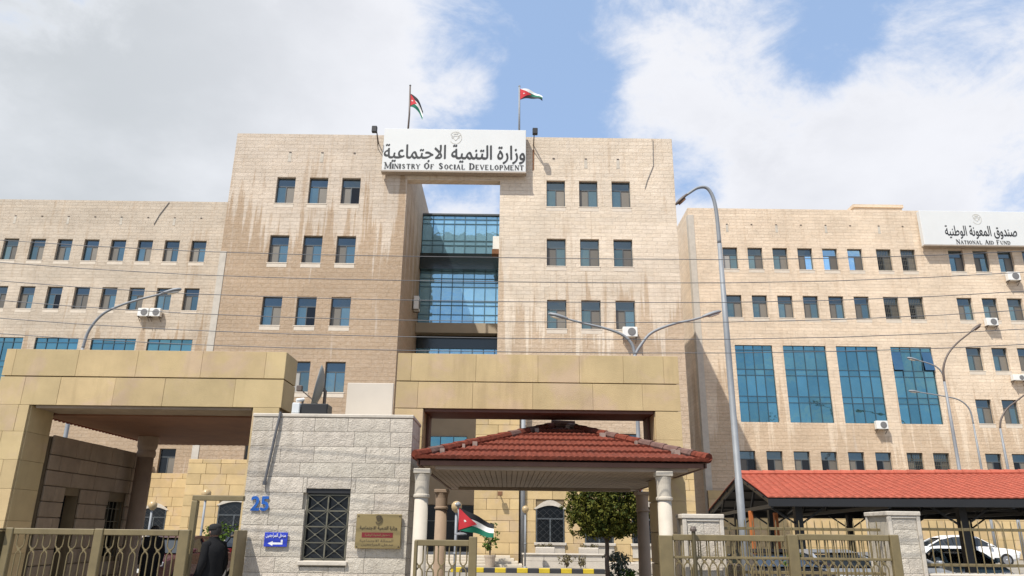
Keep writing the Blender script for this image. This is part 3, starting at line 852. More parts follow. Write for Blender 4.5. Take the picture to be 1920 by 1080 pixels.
def text(body, x0, x1, z0, z1, y, m, parent, name='lettering', ex=.006, bold=0., res=4, nib=None):
    """raised letters filling the given rectangle on a plane facing -y; every stroke filled on its own, then thickened by bold"""
    cu = bpy.data.curves.new(name, 'FONT'); cu.body = body; cu.size = 1
    o = bpy.data.objects.new(name, cu); COL.objects.link(o)
    bpy.context.view_layer.update()
    dg = bpy.context.evaluated_depsgraph_get(); oe = o.evaluated_get(dg); cv = oe.to_curve(dg)
    loops = []
    for sp in cv.splines:
        P = []; bp = sp.bezier_points
        for i in range(len(bp)):
            p, q = bp[i], bp[(i+1) % len(bp)]
            P += [v.to_2d() for v in interpolate_bezier(p.co, p.handle_right, q.handle_left, q.co, res+1)[:-1]]
        P = [v for i, v in enumerate(P) if (v-P[i-1]).length > 1e-5]
        if len(P) > 2: loops.append(P)
    oe.to_curve_clear(); bpy.data.objects.remove(o); bpy.data.curves.remove(cu)
    area = lambda P: sum(P[i-1].x*P[i].y-P[i].x*P[i-1].y for i in range(len(P)))/2
    def inside(p, P):
        c = False
        for i in range(len(P)):
            a, b_ = P[i-1], P[i]
            if (a.y > p.y) != (b_.y > p.y) and p.x < (b_.x-a.x)*(p.y-a.y)/(b_.y-a.y)+a.x: c = not c
        return c
    sg = 1 if area(max(loops, key=lambda P: abs(area(P)))) > 0 else -1
    outs = [P for P in loops if area(P)*sg > 0]; holes = [P for P in loops if area(P)*sg < 0]
    grp = [[P] for P in outs]
    for h in holes:
        c = [g_ for g_ in grp if inside(h[0], g_[0])]
        if c: min(c, key=lambda g_: abs(area(g_[0]))).append(h)
    xs = [p.x for P in loops for p in P]; ys = [p.y for P in loops for p in P]
    ax, bx, ay, by = min(xs), max(xs), min(ys), max(ys); sx, sz = (x1-x0)/(bx-ax), (z1-z0)/(by-ay)
    b = MB(); W_ = lambda p, d: (x0+(p.x-ax)*sx, d, z0+(p.y-ay)*sz)
    for k, g_ in enumerate(grp):
        d = y-ex-.00035*k*min(1, ex/.006)
        flat = [p for P in g_ for p in P]
        b.add([W_(p, d) for p in flat], [t for t in tessellate_polygon([[p.to_3d() for p in P] for P in g_])])
        for P in g_:
            for i in range(len(P)):
                p, q = P[i-1], P[i]
                b.add((W_(p, d), W_(q, d), W_(q, y), W_(p, y)), ((0, 1, 2, 3),))
                if nib:
                    e_ = d-.0008-.00002*((i*7+k*3) % 60); nv = Vector(nib)
                    b.add((W_(p-nv, e_), W_(q-nv, e_), W_(q+nv, e_), W_(p+nv, e_)), ((0, 1, 2, 3),))
                if bold:
                    t = (q-p).normalized(); nn = Vector((-t.y, t.x))*bold*.5; t = t*bold*.25
                    e_ = d-.0008-.00002*((i*7+k*3) % 60); b.add((W_(p-t-nn, e_), W_(q+t-nn, e_), W_(q+t+nn, e_), W_(p-t+nn, e_)), ((0, 1, 2, 3),))
    return b.build(name, m, parent)


# serif capitals as thick and thin strokes (unit square)
SER = {
    'M': [((.1, 0), (.1, 1), .07), ((.1, 1), (.5, .1), .15), ((.5, .1), (.9, 1), .06), ((.9, 1), (.9, 0), .16), 's.1,0', 's.9,0', 's.06,1', 's.94,1'],
    'I': [((.5, 0), (.5, 1), .3), 's.5,0', 's.5,1'],
    'N': [((.12, 0), (.12, 1), .07), ((.12, 1), (.88, .05), .17), ((.88, 0), (.88, 1), .07), 's.12,0', 's.1,1', 's.88,1'],
    'S': [((.8, .78), (.5, .96), .09), ((.5, .96), (.2, .78), .12), ((.2, .78), (.5, .53), .15), ((.5, .53), (.82, .28), .17), ((.82, .28), (.5, .04), .12), ((.5, .04), (.18, .22), .09)],
    'T': [((.5, 0), (.5, 1), .17), ((.05, .96), (.95, .96), .09), 's.5,0', ((.07, .96), (.07, .78), .05), ((.93, .96), (.93, .78), .05)],
    'R': [((.22, 0), (.22, 1), .17), ((.22, .96), (.65, .93), .08), ((.65, .93), (.72, .72), .16), ((.72, .72), (.55, .5), .12), ((.55, .5), (.22, .5), .07), ((.5, .5), (.92, .02), .16), 's.22,0', 's.2,1'],
    'Y': [((.1, 1), (.5, .45), .16), ((.9, 1), (.5, .45), .07), ((.5, .5), (.5, 0), .16), 's.12,1', 's.88,1', 's.5,0'],
    'O': [((.5, .97), (.18, .75), .10), ((.18, .75), (.14, .5), .17), ((.14, .5), (.18, .25), .17), ((.18, .25), (.5, .03), .10), ((.5, .03), (.82, .25), .10), ((.82, .25), (.86, .5), .17), ((.86, .5), (.82, .75), .17), ((.82, .75), (.5, .97), .10)],
    'F': [((.25, 0), (.25, 1), .17), ((.25, .96), (.88, .96), .08), ((.25, .52), (.7, .52), .07), 's.25,0', ((.87, .96), (.87, .78), .05)],
    'C': [((.86, .78), (.5, .96), .09), ((.5, .96), (.2, .75), .13), ((.2, .75), (.14, .5), .17), ((.14, .5), (.2, .25), .17), ((.2, .25), (.5, .04), .13), ((.5, .04), (.88, .2), .08)],
    'A': [((.12, 0), (.5, 1), .07), ((.5, 1), (.88, 0), .17), ((.27, .35), (.75, .35), .07), 's.12,0', 's.88,0'],
    'L': [((.25, 0), (.25, 1), .17), ((.25, .04), (.88, .04), .09), 's.25,1', ((.88, .04), (.9, .25), .06)],
    'D': [((.2, 0), (.2, 1), .17), ((.2, .96), (.6, .92), .08), ((.6, .92), (.86, .7), .13), ((.86, .7), (.86, .3), .18), ((.86, .3), (.6, .08), .13), ((.6, .08), (.2, .04), .08), 's.16,0', 's.16,1'],
    'E': [((.22, 0), (.22, 1), .17), ((.22, .96), (.85, .96), .08), ((.22, .52), (.7, .52), .07), ((.22, .04), (.9, .04), .09), 's.2,0', 's.2,1'],
    'V': [((.1, 1), (.5, 0), .17), ((.9, 1), (.5, 0), .07), 's.1,1', 's.9,1'],
    'P': [((.22, 0), (.22, 1), .17), ((.22, .96), (.65, .93), .08), ((.65, .93), (.8, .72), .15), ((.8, .72), (.6, .47), .13), ((.6, .47), (.22, .45), .07), 's.22,0', 's.2,1'],
    'U': [((.15, 1), (.15, .3), .17), ((.15, .3), (.5, .04), .12), ((.5, .04), (.85, .3), .08), ((.85, .3), (.85, 1), .07), 's.15,1', 's.85,1'],
}


def serif_text(words, x0, x1, z0, hcap, hsmall, y, m, parent, heavy=1.0):
    units = []
    for w in words:
        for k, ch in enumerate(w): units.append((ch, hcap if k == 0 else hsmall))
        units.append((' ', hsmall))
    units.pop()
    wd = [(h*(.42 if ch == 'I' else 1.05 if ch == 'M' else .55 if ch == ' ' else .86)) for ch, h in units]
    k = (x1-x0)/sum(wd); b = MB(); x = x0
    e = 0
    for (ch, h), w in zip(units, wd):
        w *= k
        if ch != ' ':
            g_ = w*.86; lx = x+w*.07
            for st in SER[ch]:
                e += 1; yy = y-.02-(e % 7)*.0006
                if isinstance(st, str):
                    u, v = [float(t) for t in st[1:].split(',')]; hw = .17 if ch != 'I' else .42
                    P, Q, t = (u-hw, v if v else .0), (u+hw, v), .07
                    v2 = .035 if v < .5 else .965
                    P, Q = (u-hw, v2), (u+hw, v2)
                else: P, Q, t = st
                t *= heavy
                p_ = Vector((lx+P[0]*g_, yy, z0+P[1]*h)); q_ = Vector((lx+Q[0]*g_, yy, z0+Q[1]*h)); d_ = (q_-p_)
                if d_.length < 1e-5: continue
                nrm = Vector((-d_.z, 0, d_.x)).normalized()*(t*h*.5*(1.0 if ch != 'I' else .8))
                b.add([p_-nrm, q_-nrm, q_+nrm, p_+nrm], ((0, 1, 2, 3),))
        x += w
    return b.build('lettering', m, parent)


def emblem(cx, cz, r, y, m, parent, k=1.0):
    """crown over a winged shield inside a wreath, all in outline"""
    b = MB()
    for i in range(22):
        a0 = math.pi*(1.17+1.66*i/22); a1 = a0+math.pi*1.66/22*.72
        for (rad, wd) in ((1.0, .10),):
            pts = [(cx+math.cos(a)*r*rad*.86, cz+math.sin(a)*r*rad-.05*r) for a in (a0, a1)]
            b.bar((pts[0][0], y-.01, pts[0][1]), (pts[1][0], y-.01, pts[1][1]), r*wd*k, .01, (0, 1, 0))
    sh = [(-.3, .25), (.3, .25), (.32, -.1), (0, -.5), (-.32, -.1), (-.3, .25)]
    for p_, q_ in zip(sh, sh[1:]): b.bar((cx+p_[0]*r, y-.012, cz+p_[1]*r), (cx+q_[0]*r, y-.012, cz+q_[1]*r), r*.08*k, .01, (0, 1, 0))
    for s_ in (-1, 1):
        for t in range(3):
            b.bar((cx+s_*.34*r, y-.011, cz+(.2-.16*t)*r), (cx+s_*(.72-.08*t)*r, y-.011, cz+(.42-.3*t)*r), r*.07*k, .01, (0, 1, 0))
    for i in range(5):
        b.bar((cx+(i-2)*.13*r, y-.013, cz+.55*r), (cx+(i-2)*.17*r, y-.013, cz+(.9 if i == 2 else .8)*r), r*.07*k, .01, (0, 1, 0))
    b.bar((cx-.3*r, y-.014, cz+.55*r), (cx+.3*r, y-.014, cz+.55*r), r*.08*k, .01, (0, 1, 0))
    return b.build('emblem', m, parent)


def big_sign(name, label, x0, x1, z0, z1, y, ar, en, loc):
    s_ = thing(name, label, 'sign', loc)
    p = MB(); p.cbox(x0, x1, y, y+.42, z0, z1, .02); p.build('panel', 'sign_white', s_)
    t = MB(); t.box(x0-.03, x1+.03, y-.03, y+.43, z0-.10, z0-.003); t.build('bottom_trim', 'sign_trim', s_)
    return s_


sg = big_sign('ministry_sign', 'long white board lettered in black, MINISTRY OF SOCIAL DEVELOPMENT, above the sky opening', -8.03, .85, 22.75, 25.66, 41.42, '', '', (-3.6, 41.6, 22.7))
text(shape_ar('وزارة التنمية الاجتماعية'), -7.95, .78, 23.28, 24.55, 41.42, 'sign_black', sg, nib=(.020, .016))
serif_text(['MINISTRY', 'OF', 'SOCIAL', 'DEVELOPMENT'], -7.9, .74, 22.86, .43, .33, 41.42, 'sign_black', sg, 1.25)
emblem(-3.55, 25.08, .43, 41.42, 'sign_grey', sg)
sg = big_sign('aid_fund_sign', 'white board lettered NATIONAL AID FUND at the roof edge of the right wing', 31.85, 40.15, 23.1, 25.95, 53.4, '', '', (36, 53.5, 23))
text(shape_ar('صندوق المعونة الوطنية'), 33.6, 39.15, 23.62, 24.72, 53.4, 'sign_black', sg, nib=(.020, .016))
serif_text(['NATIONAL', 'AID', 'FUND'], 34.3, 38.5, 23.18, .36, .29, 53.4, 'sign_black', sg, 1.2)
emblem(36.25, 25.3, .42, 53.4, 'sign_grey', sg)

# ------------------------------------------------------------------ small things on the facades
def floodlight(x, label, sway):
    t = thing('floodlight', label, 'floodlight', (x, TY, 25.1), 'floodlights beside the ministry sign')
    b = MB(); b.bar((x, TY, 24.9), (x+.02, TY-.95, 25.2), .06); b.bar((x, TY, 24.5), (x+.02, TY-.9, 25.15), .04); b.build('bracket', 'lamp_dark', t)
    h = MB(); h.cbox(x-.15+sway, x+.17+sway, TY-1.15, TY-.9, 25.1, 25.52, .03); h.build('lamp_housing', 'black_paint', t)
    r_ = MB(); r_.prism([(x-.05, 23.1), (x+.05, 23.2), (x+.06, 24.6), (x-.05, 24.6)], TY-.008, TY); r_.build('rust_stain', 'rust', t) if sway > 0 else None


floodlight(-8.45, 'black floodlight on a wall bracket left of the ministry sign', -.12)
floodlight(1.33, 'black floodlight with a rust stain below right of the ministry sign', .06)


def ac_unit(x, y, z, label, w=.84, h=.58, face='y'):
    t = thing('air_conditioner', label, 'air conditioner', (x+w/2, y, z), 'outdoor air conditioner units on the facades')
    d = .34
    if face == 'y':
        b = MB(); b.cbox(x, x+w, y-d-.12, y-.12, z, z+h, .02); b.build('casing', 'ac_white', t)
        f = MB(); f.lathe((x+w*.6, y-d-.125, z+h/2), [(h*.40, 0), (h*.40, .012), (h*.36, .02), (h*.12, .024)], 18, (0, -1, 0)); f.build('fan_grille', 'ac_grille', t)
        k = MB(); k.box(x+.03, x+.09, y-d-.14, y, z-.05, z-.003); k.bar((x+.06, y, z-.3), (x+.06, y-d, z-.05), .03); k.build('bracket', 'lamp_dark', t)
        k = MB(); k.box(x+w-.09, x+w-.03, y-d-.14, y, z-.05, z-.003); k.bar((x+w-.06, y, z-.3), (x+w-.06, y-d, z-.05), .03); k.build('bracket', 'lamp_dark', t)
    else:
        b = MB(); b.cbox(x+.1, x+.1+d, y, y+w, z, z+h, .02); b.build('casing', 'ac_white', t)
        f = MB(); f.lathe((x+.1+d+.002, y+w*.5, z+h/2), [(h*.40, 0), (h*.40, .012), (h*.12, .024)], 18, (1, 0, 0)); f.build('fan_grille', 'ac_grille', t)
        k = MB(); k.box(x, x+d+.1, y+.03, y+.09, z-.05, z-.003); k.build('bracket', 'lamp_dark', t)
        k = MB(); k.box(x, x+d+.1, y+w-.09, y+w-.03, z-.05, z-.003); k.build('bracket', 'lamp_dark', t)


ac_unit(6.5, TY, 12.42, 'white air conditioner under the lowest right window of the central block')
ac_unit(-27.76, WY, 16.66, 'left one of a pair of air conditioners on the left wing', .80, .62)
ac_unit(-26.88, WY, 16.66, 'right one of a pair of air conditioners on the left wing', .80, .62)
ac_unit(26.25, WY, 8.98, 'air conditioner at the foot of the third blue glass bay')
ac_unit(37.9, WY, 20.35, 'air conditioner under a top row window below the aid fund sign', .95, .66)
ac_unit(35.6, WY, 16.75, 'air conditioner under a second row window near the tall lamp head')
ac_unit(36.75, WY, 12.62, 'air conditioner lying low beside a third row window at the right edge', 1.0, .42)
ac_unit(-25.75, WY, 5.45, 'air conditioner above the arched window seen under the left canopy', .75, .6)
ac_unit(OPL, 47.2, 15.6, 'air conditioner on the side wall inside the sky opening, left', .8, .9, 'x')
t = thing('air_conditioner', 'air conditioner jutting from the right edge of the glazed bridge', 'air conditioner', (-1.1, 48, 19.6), 'outdoor air conditioner units on the facades')
b = MB(); b.cbox(-1.25, OPR-.01, 47.4, 47.8, 19.95, 20.9, .02); b.build('casing', 'ac_white', t)
b = MB(); b.box(-1.3, OPR-.005, 47.35, 48.1, 19.6, 19.93); b.build('bracket', 'rust', t)

# ------------------------------------------------------------------ flags on the roof and at the gate
def flag(name, label, pole_xyz, L, Hh, droop, furl, wave, parent_group, seed=0, order=('flag_black', 'flag_white', 'flag_green')):
    """cloth flown from (x,y,z top); three bands and a red triangle with a white star, rippled and drooping"""
    x0, y0, z0 = pole_xyz
    t = thing(name, label, 'flag', (x0, y0, z0-Hh), parent_group)
    def cloth(u, v):                       # u along the fly, v down the hoist
        s_ = furl(u)
        x = x0+L*u*(1-.10*u)
        y = y0+wave*math.sin(u*7.5+seed+v*1.6)*u
        z = z0-Hh*(.5+(v-.5)*s_)-droop(u)+.05*Hh*math.sin(u*9+seed*2)*u
        return (x, y, z)
    NU = 22
    for k in range(3):
        b = MB(); V = []; Fs = []
        nv = 4
        for i in range(NU+1):
            for j in range(nv+1): V.append(cloth(i/NU, (k+j/nv)/3))
        for i in range(NU):
            for j in range(nv):
                a = i*(nv+1)+j; Fs.append((a, a+nv+1, a+nv+2, a+1))
        b.add(V, Fs); b.build('stripe', order[k], t, smooth=True)
    for side in (-.012, .012):             # triangle sewn on both faces
        b = MB(); n = 8; V = []; Fs = []
        for i in range(n+1):
            u = .5*i/n; hv = .5*(1-i/n)
            for j in range(5):
                p = cloth(u, .5-hv+2*hv*j/4); V.append((p[0], p[1]+side, p[2]))
        for i in range(n):
            for j in range(4):
                a = i*5+j; Fs.append((a, a+5, a+6, a+1))
        b.add(V, Fs); b.build('hoist_triangle', 'flag_red', t, smooth=True)
    for side in (-.02, .02):
        b = MB(); V = []
        for i in range(14):
            rad = .075 if i % 2 == 0 else .032; a = 2*math.pi*i/14
            p = cloth(.165+rad*math.cos(a)*Hh/L*1.1, .5+rad*math.sin(a)); V.append((p[0], p[1]+side, p[2]))
        b.add(V, [tuple(range(14))]); b.build('star', 'flag_white', t)
    return t


def pole(label, pts, r, name='flagpole'):
    t = thing(name, label, 'flagpole', pts[0], 'flagpoles')
    b = MB(); b.tube(pts, r, 10); b.build('pole', 'galvanised' if 'pale' in label else 'lamp_dark', t, smooth=True)
    b = MB(); b.lathe(pts[-1], [(.02, -.03), (.07, 0), (.07, .05), (.02, .1)], 10); b.build('finial', 'galvanised', t, smooth=True)
    b = MB(); p = pts[0]; b.lathe((p[0], p[1], p[2]), [(.16, 0), (.16, .03), (.07, .06)], 12); b.build('base_plate', 'galvanised', t)


pole('dark leaning flagpole on the roof above the left of the ministry sign', [(-6.82, 43, TTOP), (-6.78, 43, 27.6), (-6.84, 43, 29.8)], [.065, .06, .05])
pole('pale straight flagpole on the roof above the right of the ministry sign', [(.44, 43, TTOP), (.42, 43, 29.85)], [.07, .055])
flag('flag', 'flag folded and hanging slack from the dark leaning roof pole', (-6.80, 43, 29.2), 1.0, .98,
     lambda u: 1.0*u*u+.12*u, lambda u: 1-.28*u, .10, 'black white green flags with a red triangle', 1)
flag('flag', 'flag streaming out flat from the pale roof pole', (.46, 43, 29.68), 1.65, .85,
     lambda u: -.12*math.sin(u*3.0)+.42*u*u, lambda u: 1-.62*u, .14, 'black white green flags with a red triangle', 3, ('flag_white', 'flag_green', 'flag_black'))

# ------------------------------------------------------------------ left canopy
CY, CZ0, CZ1 = 14.2, 3.82, 4.90
can = thing('gate_canopy', 'big yellow stone canopy over the left gate with a brown ceiling', 'canopy', (-7, 15, 0))
core = MB()
core.box(-9.72, -4.37, CY+.04, CY+.78, CZ0+.01, CZ1-.01); core.box(-9.72, -9.12, CY+.04, CY+.76, 0, CZ0); core.box(-4.84, -4.38, CY+.04, CY+.76, 0, CZ0)
core.build('beam_core', 'slab_core', can)


def slab(parent, x0, x1, z0, z1, y, d=.045, gap=.004, name='slab'):
    b = MB(); b.cbox(x0+gap/2, x1-gap/2, y+random.uniform(-.002, .002), y+d, z0+gap/2, z1-gap/2, .0025)
    return b.build(name, 'slab_yellow', parent)


def slabx(parent, y0, y1, z0, z1, x, d=.045, gap=.004):
    b = MB(); b.cbox(x-d, x+random.uniform(-.003, .003), y0+gap/2, y1-gap/2, z0+gap/2, z1-gap/2, .0025)
    return b.build('slab', 'slab_yellow', parent)


def runs(parent, cuts, z0, z1, y):
    for a, b_ in zip(cuts, cuts[1:]): slab(parent, a, b_, z0, z1, y)


zm = 4.365
runs(can, [-9.76, -9.57, -8.35, -7.2, -5.95, -4.72, -4.33], zm+.012, CZ1, CY)
runs(can, [-9.76, -9.28, -8.6, -7.55, -6.6, -5.25, -4.33], CZ0, zm-.008, CY)
for z0, z1, cut in ((3.32, 3.82, -9.3), (2.80, 3.32, -9.5), (2.28, 2.80, -9.36), (1.72, 2.28, -9.45), (1.15, 1.72, -9.3), (.58, 1.15, -9.42), (.02, .58, -9.5)):
    runs(can, [-9.76, cut, -9.1], z0, z1, CY); runs(can, [-4.86, -4.36], z0, z1, CY)
    slabx(can, CY+.05, CY+.78, z0, z1, -9.075)
for z0, z1 in ((zm+.012, CZ1), (CZ0, zm-.008)): slabx(can, CY+.05, CY+.80, z0, z1, -4.33)
sf = MB(); sf.box(-9.0, -4.9, CY+.05, CY+.80, CZ0-.05, CZ0-.002); sf.build('beam_soffit', 'side_wall_stone', can)
# brown boarded ceiling and the tiled roof behind the beam
cl = MB()
for k in range(52):
    y = CY+.83+k*.1; cl.box(-9.35, -4.62-(y-15)*.31, y, y+.092, 3.74, 3.78)
cl.build('ceiling_boards', 'brown_soffit', can, kind='stuff')
rf = MB(); rf.add([(-9.5, CY+.9, 4.45), (-5.0, CY+.9, 4.45), (-6.2, 20.1, 3.82), (-9.5, 20.1, 3.82), (-9.5, CY+.9, 3.79), (-4.6, CY+.9, 3.79), (-6.2, 20.1, 3.79), (-9.5, 20.1, 3.79)],
                  ((0, 1, 2, 3), (7, 6, 5, 4), (0, 4, 5, 1), (1, 5, 6, 2), (2, 6, 7, 3), (3, 7, 4, 0))); rf.build('roof', 'tile_red', can)
sc_ = MB()
for k in range(21): sc_.tube([(-9.4+k*.15, 20.06, 3.81), (-9.4+k*.15, 20.2, 3.78)], .055, 6)
for k in range(34): sc_.tube([(-9.42, 15.1+k*.15, 3.82), (-9.56, 15.1+k*.15, 3.79)], .055, 6)
sc_.build('eave_tiles', 'tile_red', can, kind='stuff')
# round brown column under the back of the ceiling
cl = thing('round_column', 'thick brown round column under the left canopy ceiling', 'column', (-8.78, 18.5, 0))
c = MB(); c.lathe((-8.78, 18.5, 0), [(.25, 0), (.25, .25), (.20, .3), (.185, 3.25)], 28); c.build('shaft', 'column_brown', cl, smooth=True)
c = MB(); c.lathe((-8.78, 18.5, 0), [(.20, 3.25), (.215, 3.3), (.215, 3.36), (.195, 3.42), (.225, 3.5), (.235, 3.735)], 28); c.build('capital', 'column_brown', cl)
# side building under the canopy
sw = thing('side_wall', 'shaded stone wall with a dark doorway and window under the left canopy', 'wall', (-9.4, 17, 0))
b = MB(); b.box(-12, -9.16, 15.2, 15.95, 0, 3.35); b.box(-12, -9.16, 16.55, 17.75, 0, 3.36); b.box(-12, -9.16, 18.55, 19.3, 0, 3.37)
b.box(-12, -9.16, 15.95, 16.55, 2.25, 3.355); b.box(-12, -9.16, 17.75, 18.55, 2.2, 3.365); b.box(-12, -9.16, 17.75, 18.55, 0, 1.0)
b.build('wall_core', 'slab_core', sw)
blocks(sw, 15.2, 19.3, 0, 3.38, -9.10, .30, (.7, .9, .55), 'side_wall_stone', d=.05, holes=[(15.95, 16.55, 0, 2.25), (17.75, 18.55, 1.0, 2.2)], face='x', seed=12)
b = MB(); b.box(-9.5, -9.42, 15.95, 16.55, 0, 2.25); b.build('door', 'window_black', sw)
b = MB(); b.box(-9.4, -9.33, 17.75, 18.55, 1.0, 2.2); w_ = b.build('window', 'window_black', sw)
b = MB()
for k in range(5): b.bar((-9.2, 17.8+k*.18, 1.0), (-9.2, 17.8+k*.18, 2.2), .014)
for k in range(4): b.bar((-9.19, 17.75, 1.2+k*.28), (-9.19, 18.55, 1.2+k*.28), .014)
b.build('window_grille', 'grille_iron', w_)

# ------------------------------------------------------------------ right gateway
gw = thing('gateway_arch', 'square yellow stone gateway framing the tiled pavilion', 'gateway', (.55, 14.7, 0))
core = MB()
core.box(-2.12, 3.22, CY+.04, CY+.98, 3.86, CZ1-.01); core.box(-2.12, -1.66, CY+.04, CY+.96, 0, 3.85); core.box(2.81, 3.22, CY+.04, CY+.96, 0, 3.85)
core.build('beam_core', 'slab_core', gw)
zm = 4.36
runs(gw, [-2.17, -1.9, -.65, .55, 1.35, 2.2, 2.98, 3.27], zm+.008, CZ1+.01, CY)
runs(gw, [-2.17, -1.75, -.7, .45, 1.6, 2.55, 3.27], 3.845, zm-.008, CY)
for z0, z1 in ((3.3, 3.835), (2.75, 3.3), (2.2, 2.75), (1.65, 2.2), (1.1, 1.65), (.55, 1.1), (.02, .55)):
    slab(gw, -2.17, -1.63, z0, z1, CY); slab(gw, 2.78, 3.27, z0, z1, CY)
    slabx(gw, CY+.05, CY+.98, z0, z1, -1.615)
    b = MB(); b.cbox(2.765, 2.81, CY+.055, CY+.975, z0+.005, z1-.005, .006); b.build('slab', 'slab_yellow', gw)
    slabx(gw, CY+.05, CY+.98, z0, z1, 3.275)
sf = MB(); sf.box(-1.6, 2.75, CY+.05, CY+.98, 3.79, 3.84); sf.box(-1.6, -1.56, CY+.5, CY+.97, 2.6, 3.788); sf.box(2.71, 2.75, CY+.5, CY+.97, 2.6, 3.788)
sf.build('soffit', 'brown_trim', gw)

# ------------------------------------------------------------------ pavilion with its hipped tile roof
pav = thing('gate_pavilion', 'low red tiled hip roof pavilion on pale round columns in the gateway', 'pavilion', (.85, 15.4, 0))
EZ, AZ = 2.70, 3.66
E0, E1, EY0, EY1 = -1.46, 3.13, 11.9, 18.9
A0, A1, AY = .92, 1.20, 15.4


def tile_face(pl, pr, ql, qr, nrow, tw, m, parent, amp=.016, lift=.05, inset=0.):
    """rows of half round tiles over the face pl-pr (eave) to ql-qr (ridge); each row laps the one below"""
    pl, pr, ql, qr = [Vector(p) for p in (pl, pr, ql, qr)]
    nrm = (pr-pl).cross(ql-pl).normalized()
    if nrm.z < 0: nrm = -nrm
    ex = (pr-pl).normalized(); b = MB(); L = (pr-pl).length
    hv = ((ql-pl)-ex*(ql-pl).dot(ex)); H = hv.length; ev = hv.normalized()
    al, ar = (ql-pl).dot(ex), (qr-pl).dot(ex)
    sub = 6
    for r_ in range(nrow):
        t0, t1 = r_/nrow, (r_+1)/nrow
        t1b = min(1, t1+.25/nrow)
        xa, xb = al*t0, L+(ar-L)*t0
        xa2, xb2 = al*t1b, L+(ar-L)*t1b
        n = max(1, int((xb-xa)/tw))*sub
        V = []; Fs = []
        for i in range(n+1):
            x = xa+(xb-xa)*i/n
            xm = min(max(x, xa2), xb2)
            ph = (x/tw) % 1.0
            hgt = amp*abs(math.sin(math.pi*ph))
            lo = pl+ex*x+ev*(t0*H-.03)+nrm*(lift+hgt)
            # the hip cuts the row: the upper edge follows it
            tt = t1b
            if x < xa2 and al > 0: tt = max(t0, min(t1b, x/al)) if al else t1b
            if x > xb2 and ar < L: tt = max(t0, min(t1b, (L-x)/(L-ar)))
            hi = pl+ex*x+ev*(tt*H)+nrm*(.004+hgt)
            fr = lo-nrm*(lift+hgt*.6)
            V += [lo, hi, fr]
            if i:
                a = (i-1)*3; c_ = i*3; Fs += [(a, c_, c_+1, a+1), (a+2, c_+2, c_, a)]
        b.add(V, Fs)
    return b.build('roof_tiles', m, parent, kind='stuff')


def ridge_caps(p, q, parent, m, r=.085, step=.30, name='ridge_cap', rnd=None):
    p, q = Vector(p), Vector(q); n = max(1, int((q-p).length/step)); d = (q-p)/n
    for k in range(n):
        a = p+d*k; c_ = p+d*(k+1.12); b = MB()
        b.tube([a, c_], [r*1.12, r*.9], 8)
        b.build(name, m if not rnd or random.random() > rnd else 'tile_weathered', parent)


und = MB(); und.add([(E0, EY0, EZ-.02), (E1, EY0, EZ-.02), (E1, EY1, EZ-.02), (E0, EY1, EZ-.02), (A0, AY, AZ-.06), (A1, AY, AZ-.06)],
                    ((0, 1, 5, 4), (1, 2, 5), (2, 3, 4, 5), (3, 0, 4))); und.build('roof_deck', 'brown_trim', pav)
tile_face((E0, EY0, EZ), (E1, EY0, EZ), (A0, AY, AZ), (A1, AY, AZ), 6, .092, 'tile_red', pav)
tile_face((E1, EY0, EZ), (E1, EY1, EZ), (A1, AY, AZ), (A1, AY, AZ), 6, .092, 'tile_red', pav)
tile_face((E1, EY1, EZ), (E0, EY1, EZ), (A1, AY, AZ), (A0, AY, AZ), 6, .092, 'tile_red', pav)
tile_face((E0, EY1, EZ), (E0, EY0, EZ), (A0, AY, AZ), (A0, AY, AZ), 6, .092, 'tile_red', pav)
for (p, q_) in (((E0, EY0, EZ+.05), (A0, AY, AZ+.05)), ((E1, EY0, EZ+.05), (A1, AY, AZ+.05)), ((E0, EY1, EZ+.05), (A0, AY, AZ+.05)), ((E1, EY1, EZ+.05), (A1, AY, AZ+.05))):
    ridge_caps(p, q_, pav, 'tile_red', .072, .33, rnd=.35)
ridge_caps((A0-.05, AY, AZ+.08), (A1+.1, AY, AZ+.08), pav, 'tile_weathered', .075, .3)
mt = MB()
for k in range(10):
    t = .1+.86*random.random(); s_ = random.choice((0, 1))
    a = Vector((E0 if s_ else E1, EY0, EZ+.02)).lerp(Vector((A0 if s_ else A1, AY, AZ+.02)), t)
    w_ = random.uniform(.02, .05); mt.box(a.x-w_+(.09 if s_ else -.09), a.x+w_+(.09 if s_ else -.09), a.y-.12, a.y-.02, a.z-.03, a.z+.05)
mt.build('hip_mortar', 'mortar_pale', pav, kind='stuff')
fas = MB(); fas.box(E0+.06, E1-.06, EY0+.03, EY0+.08, EZ-.10, EZ-.03); fas.box(E0+.06, E1-.06, EY1-.08, EY1-.03, EZ-.10, EZ-.03)
fas.box(E0+.03, E0+.08, EY0+.03, EY1-.03, EZ-.098, EZ-.032); fas.box(E1-.08, E1-.03, EY0+.03, EY1-.03, EZ-.098, EZ-.032)
fas.build('fascia', 'brown_trim', pav)
cl = MB(); nb = 46
for k in range(nb):
    a = E0+.1+(E1-E0-.2)*k/nb; cl.box(a, a+(E1-E0-.2)/nb*.9, EY0+.09, EY1-.09, EZ-.095, EZ-.07)
cl.build('ceiling_boards', 'soffit_board', pav, kind='stuff')
for y in (11.99, 17.7):
    bm_ = MB(); bm_.box(E0+.32, E1-.32, y, y+.15, EZ-.16, EZ-.098); bm_.build('ceiling_beam', 'soffit_board', pav)
sc_ = MB()
for k in range(31): sc_.tube([(E0+.08+k*.154, EY1-.02, EZ-.02), (E0+.08+k*.154, EY1+.08, EZ-.05)], .05, 6)
sc_.build('eave_tiles', 'tile_red', pav, kind='stuff')


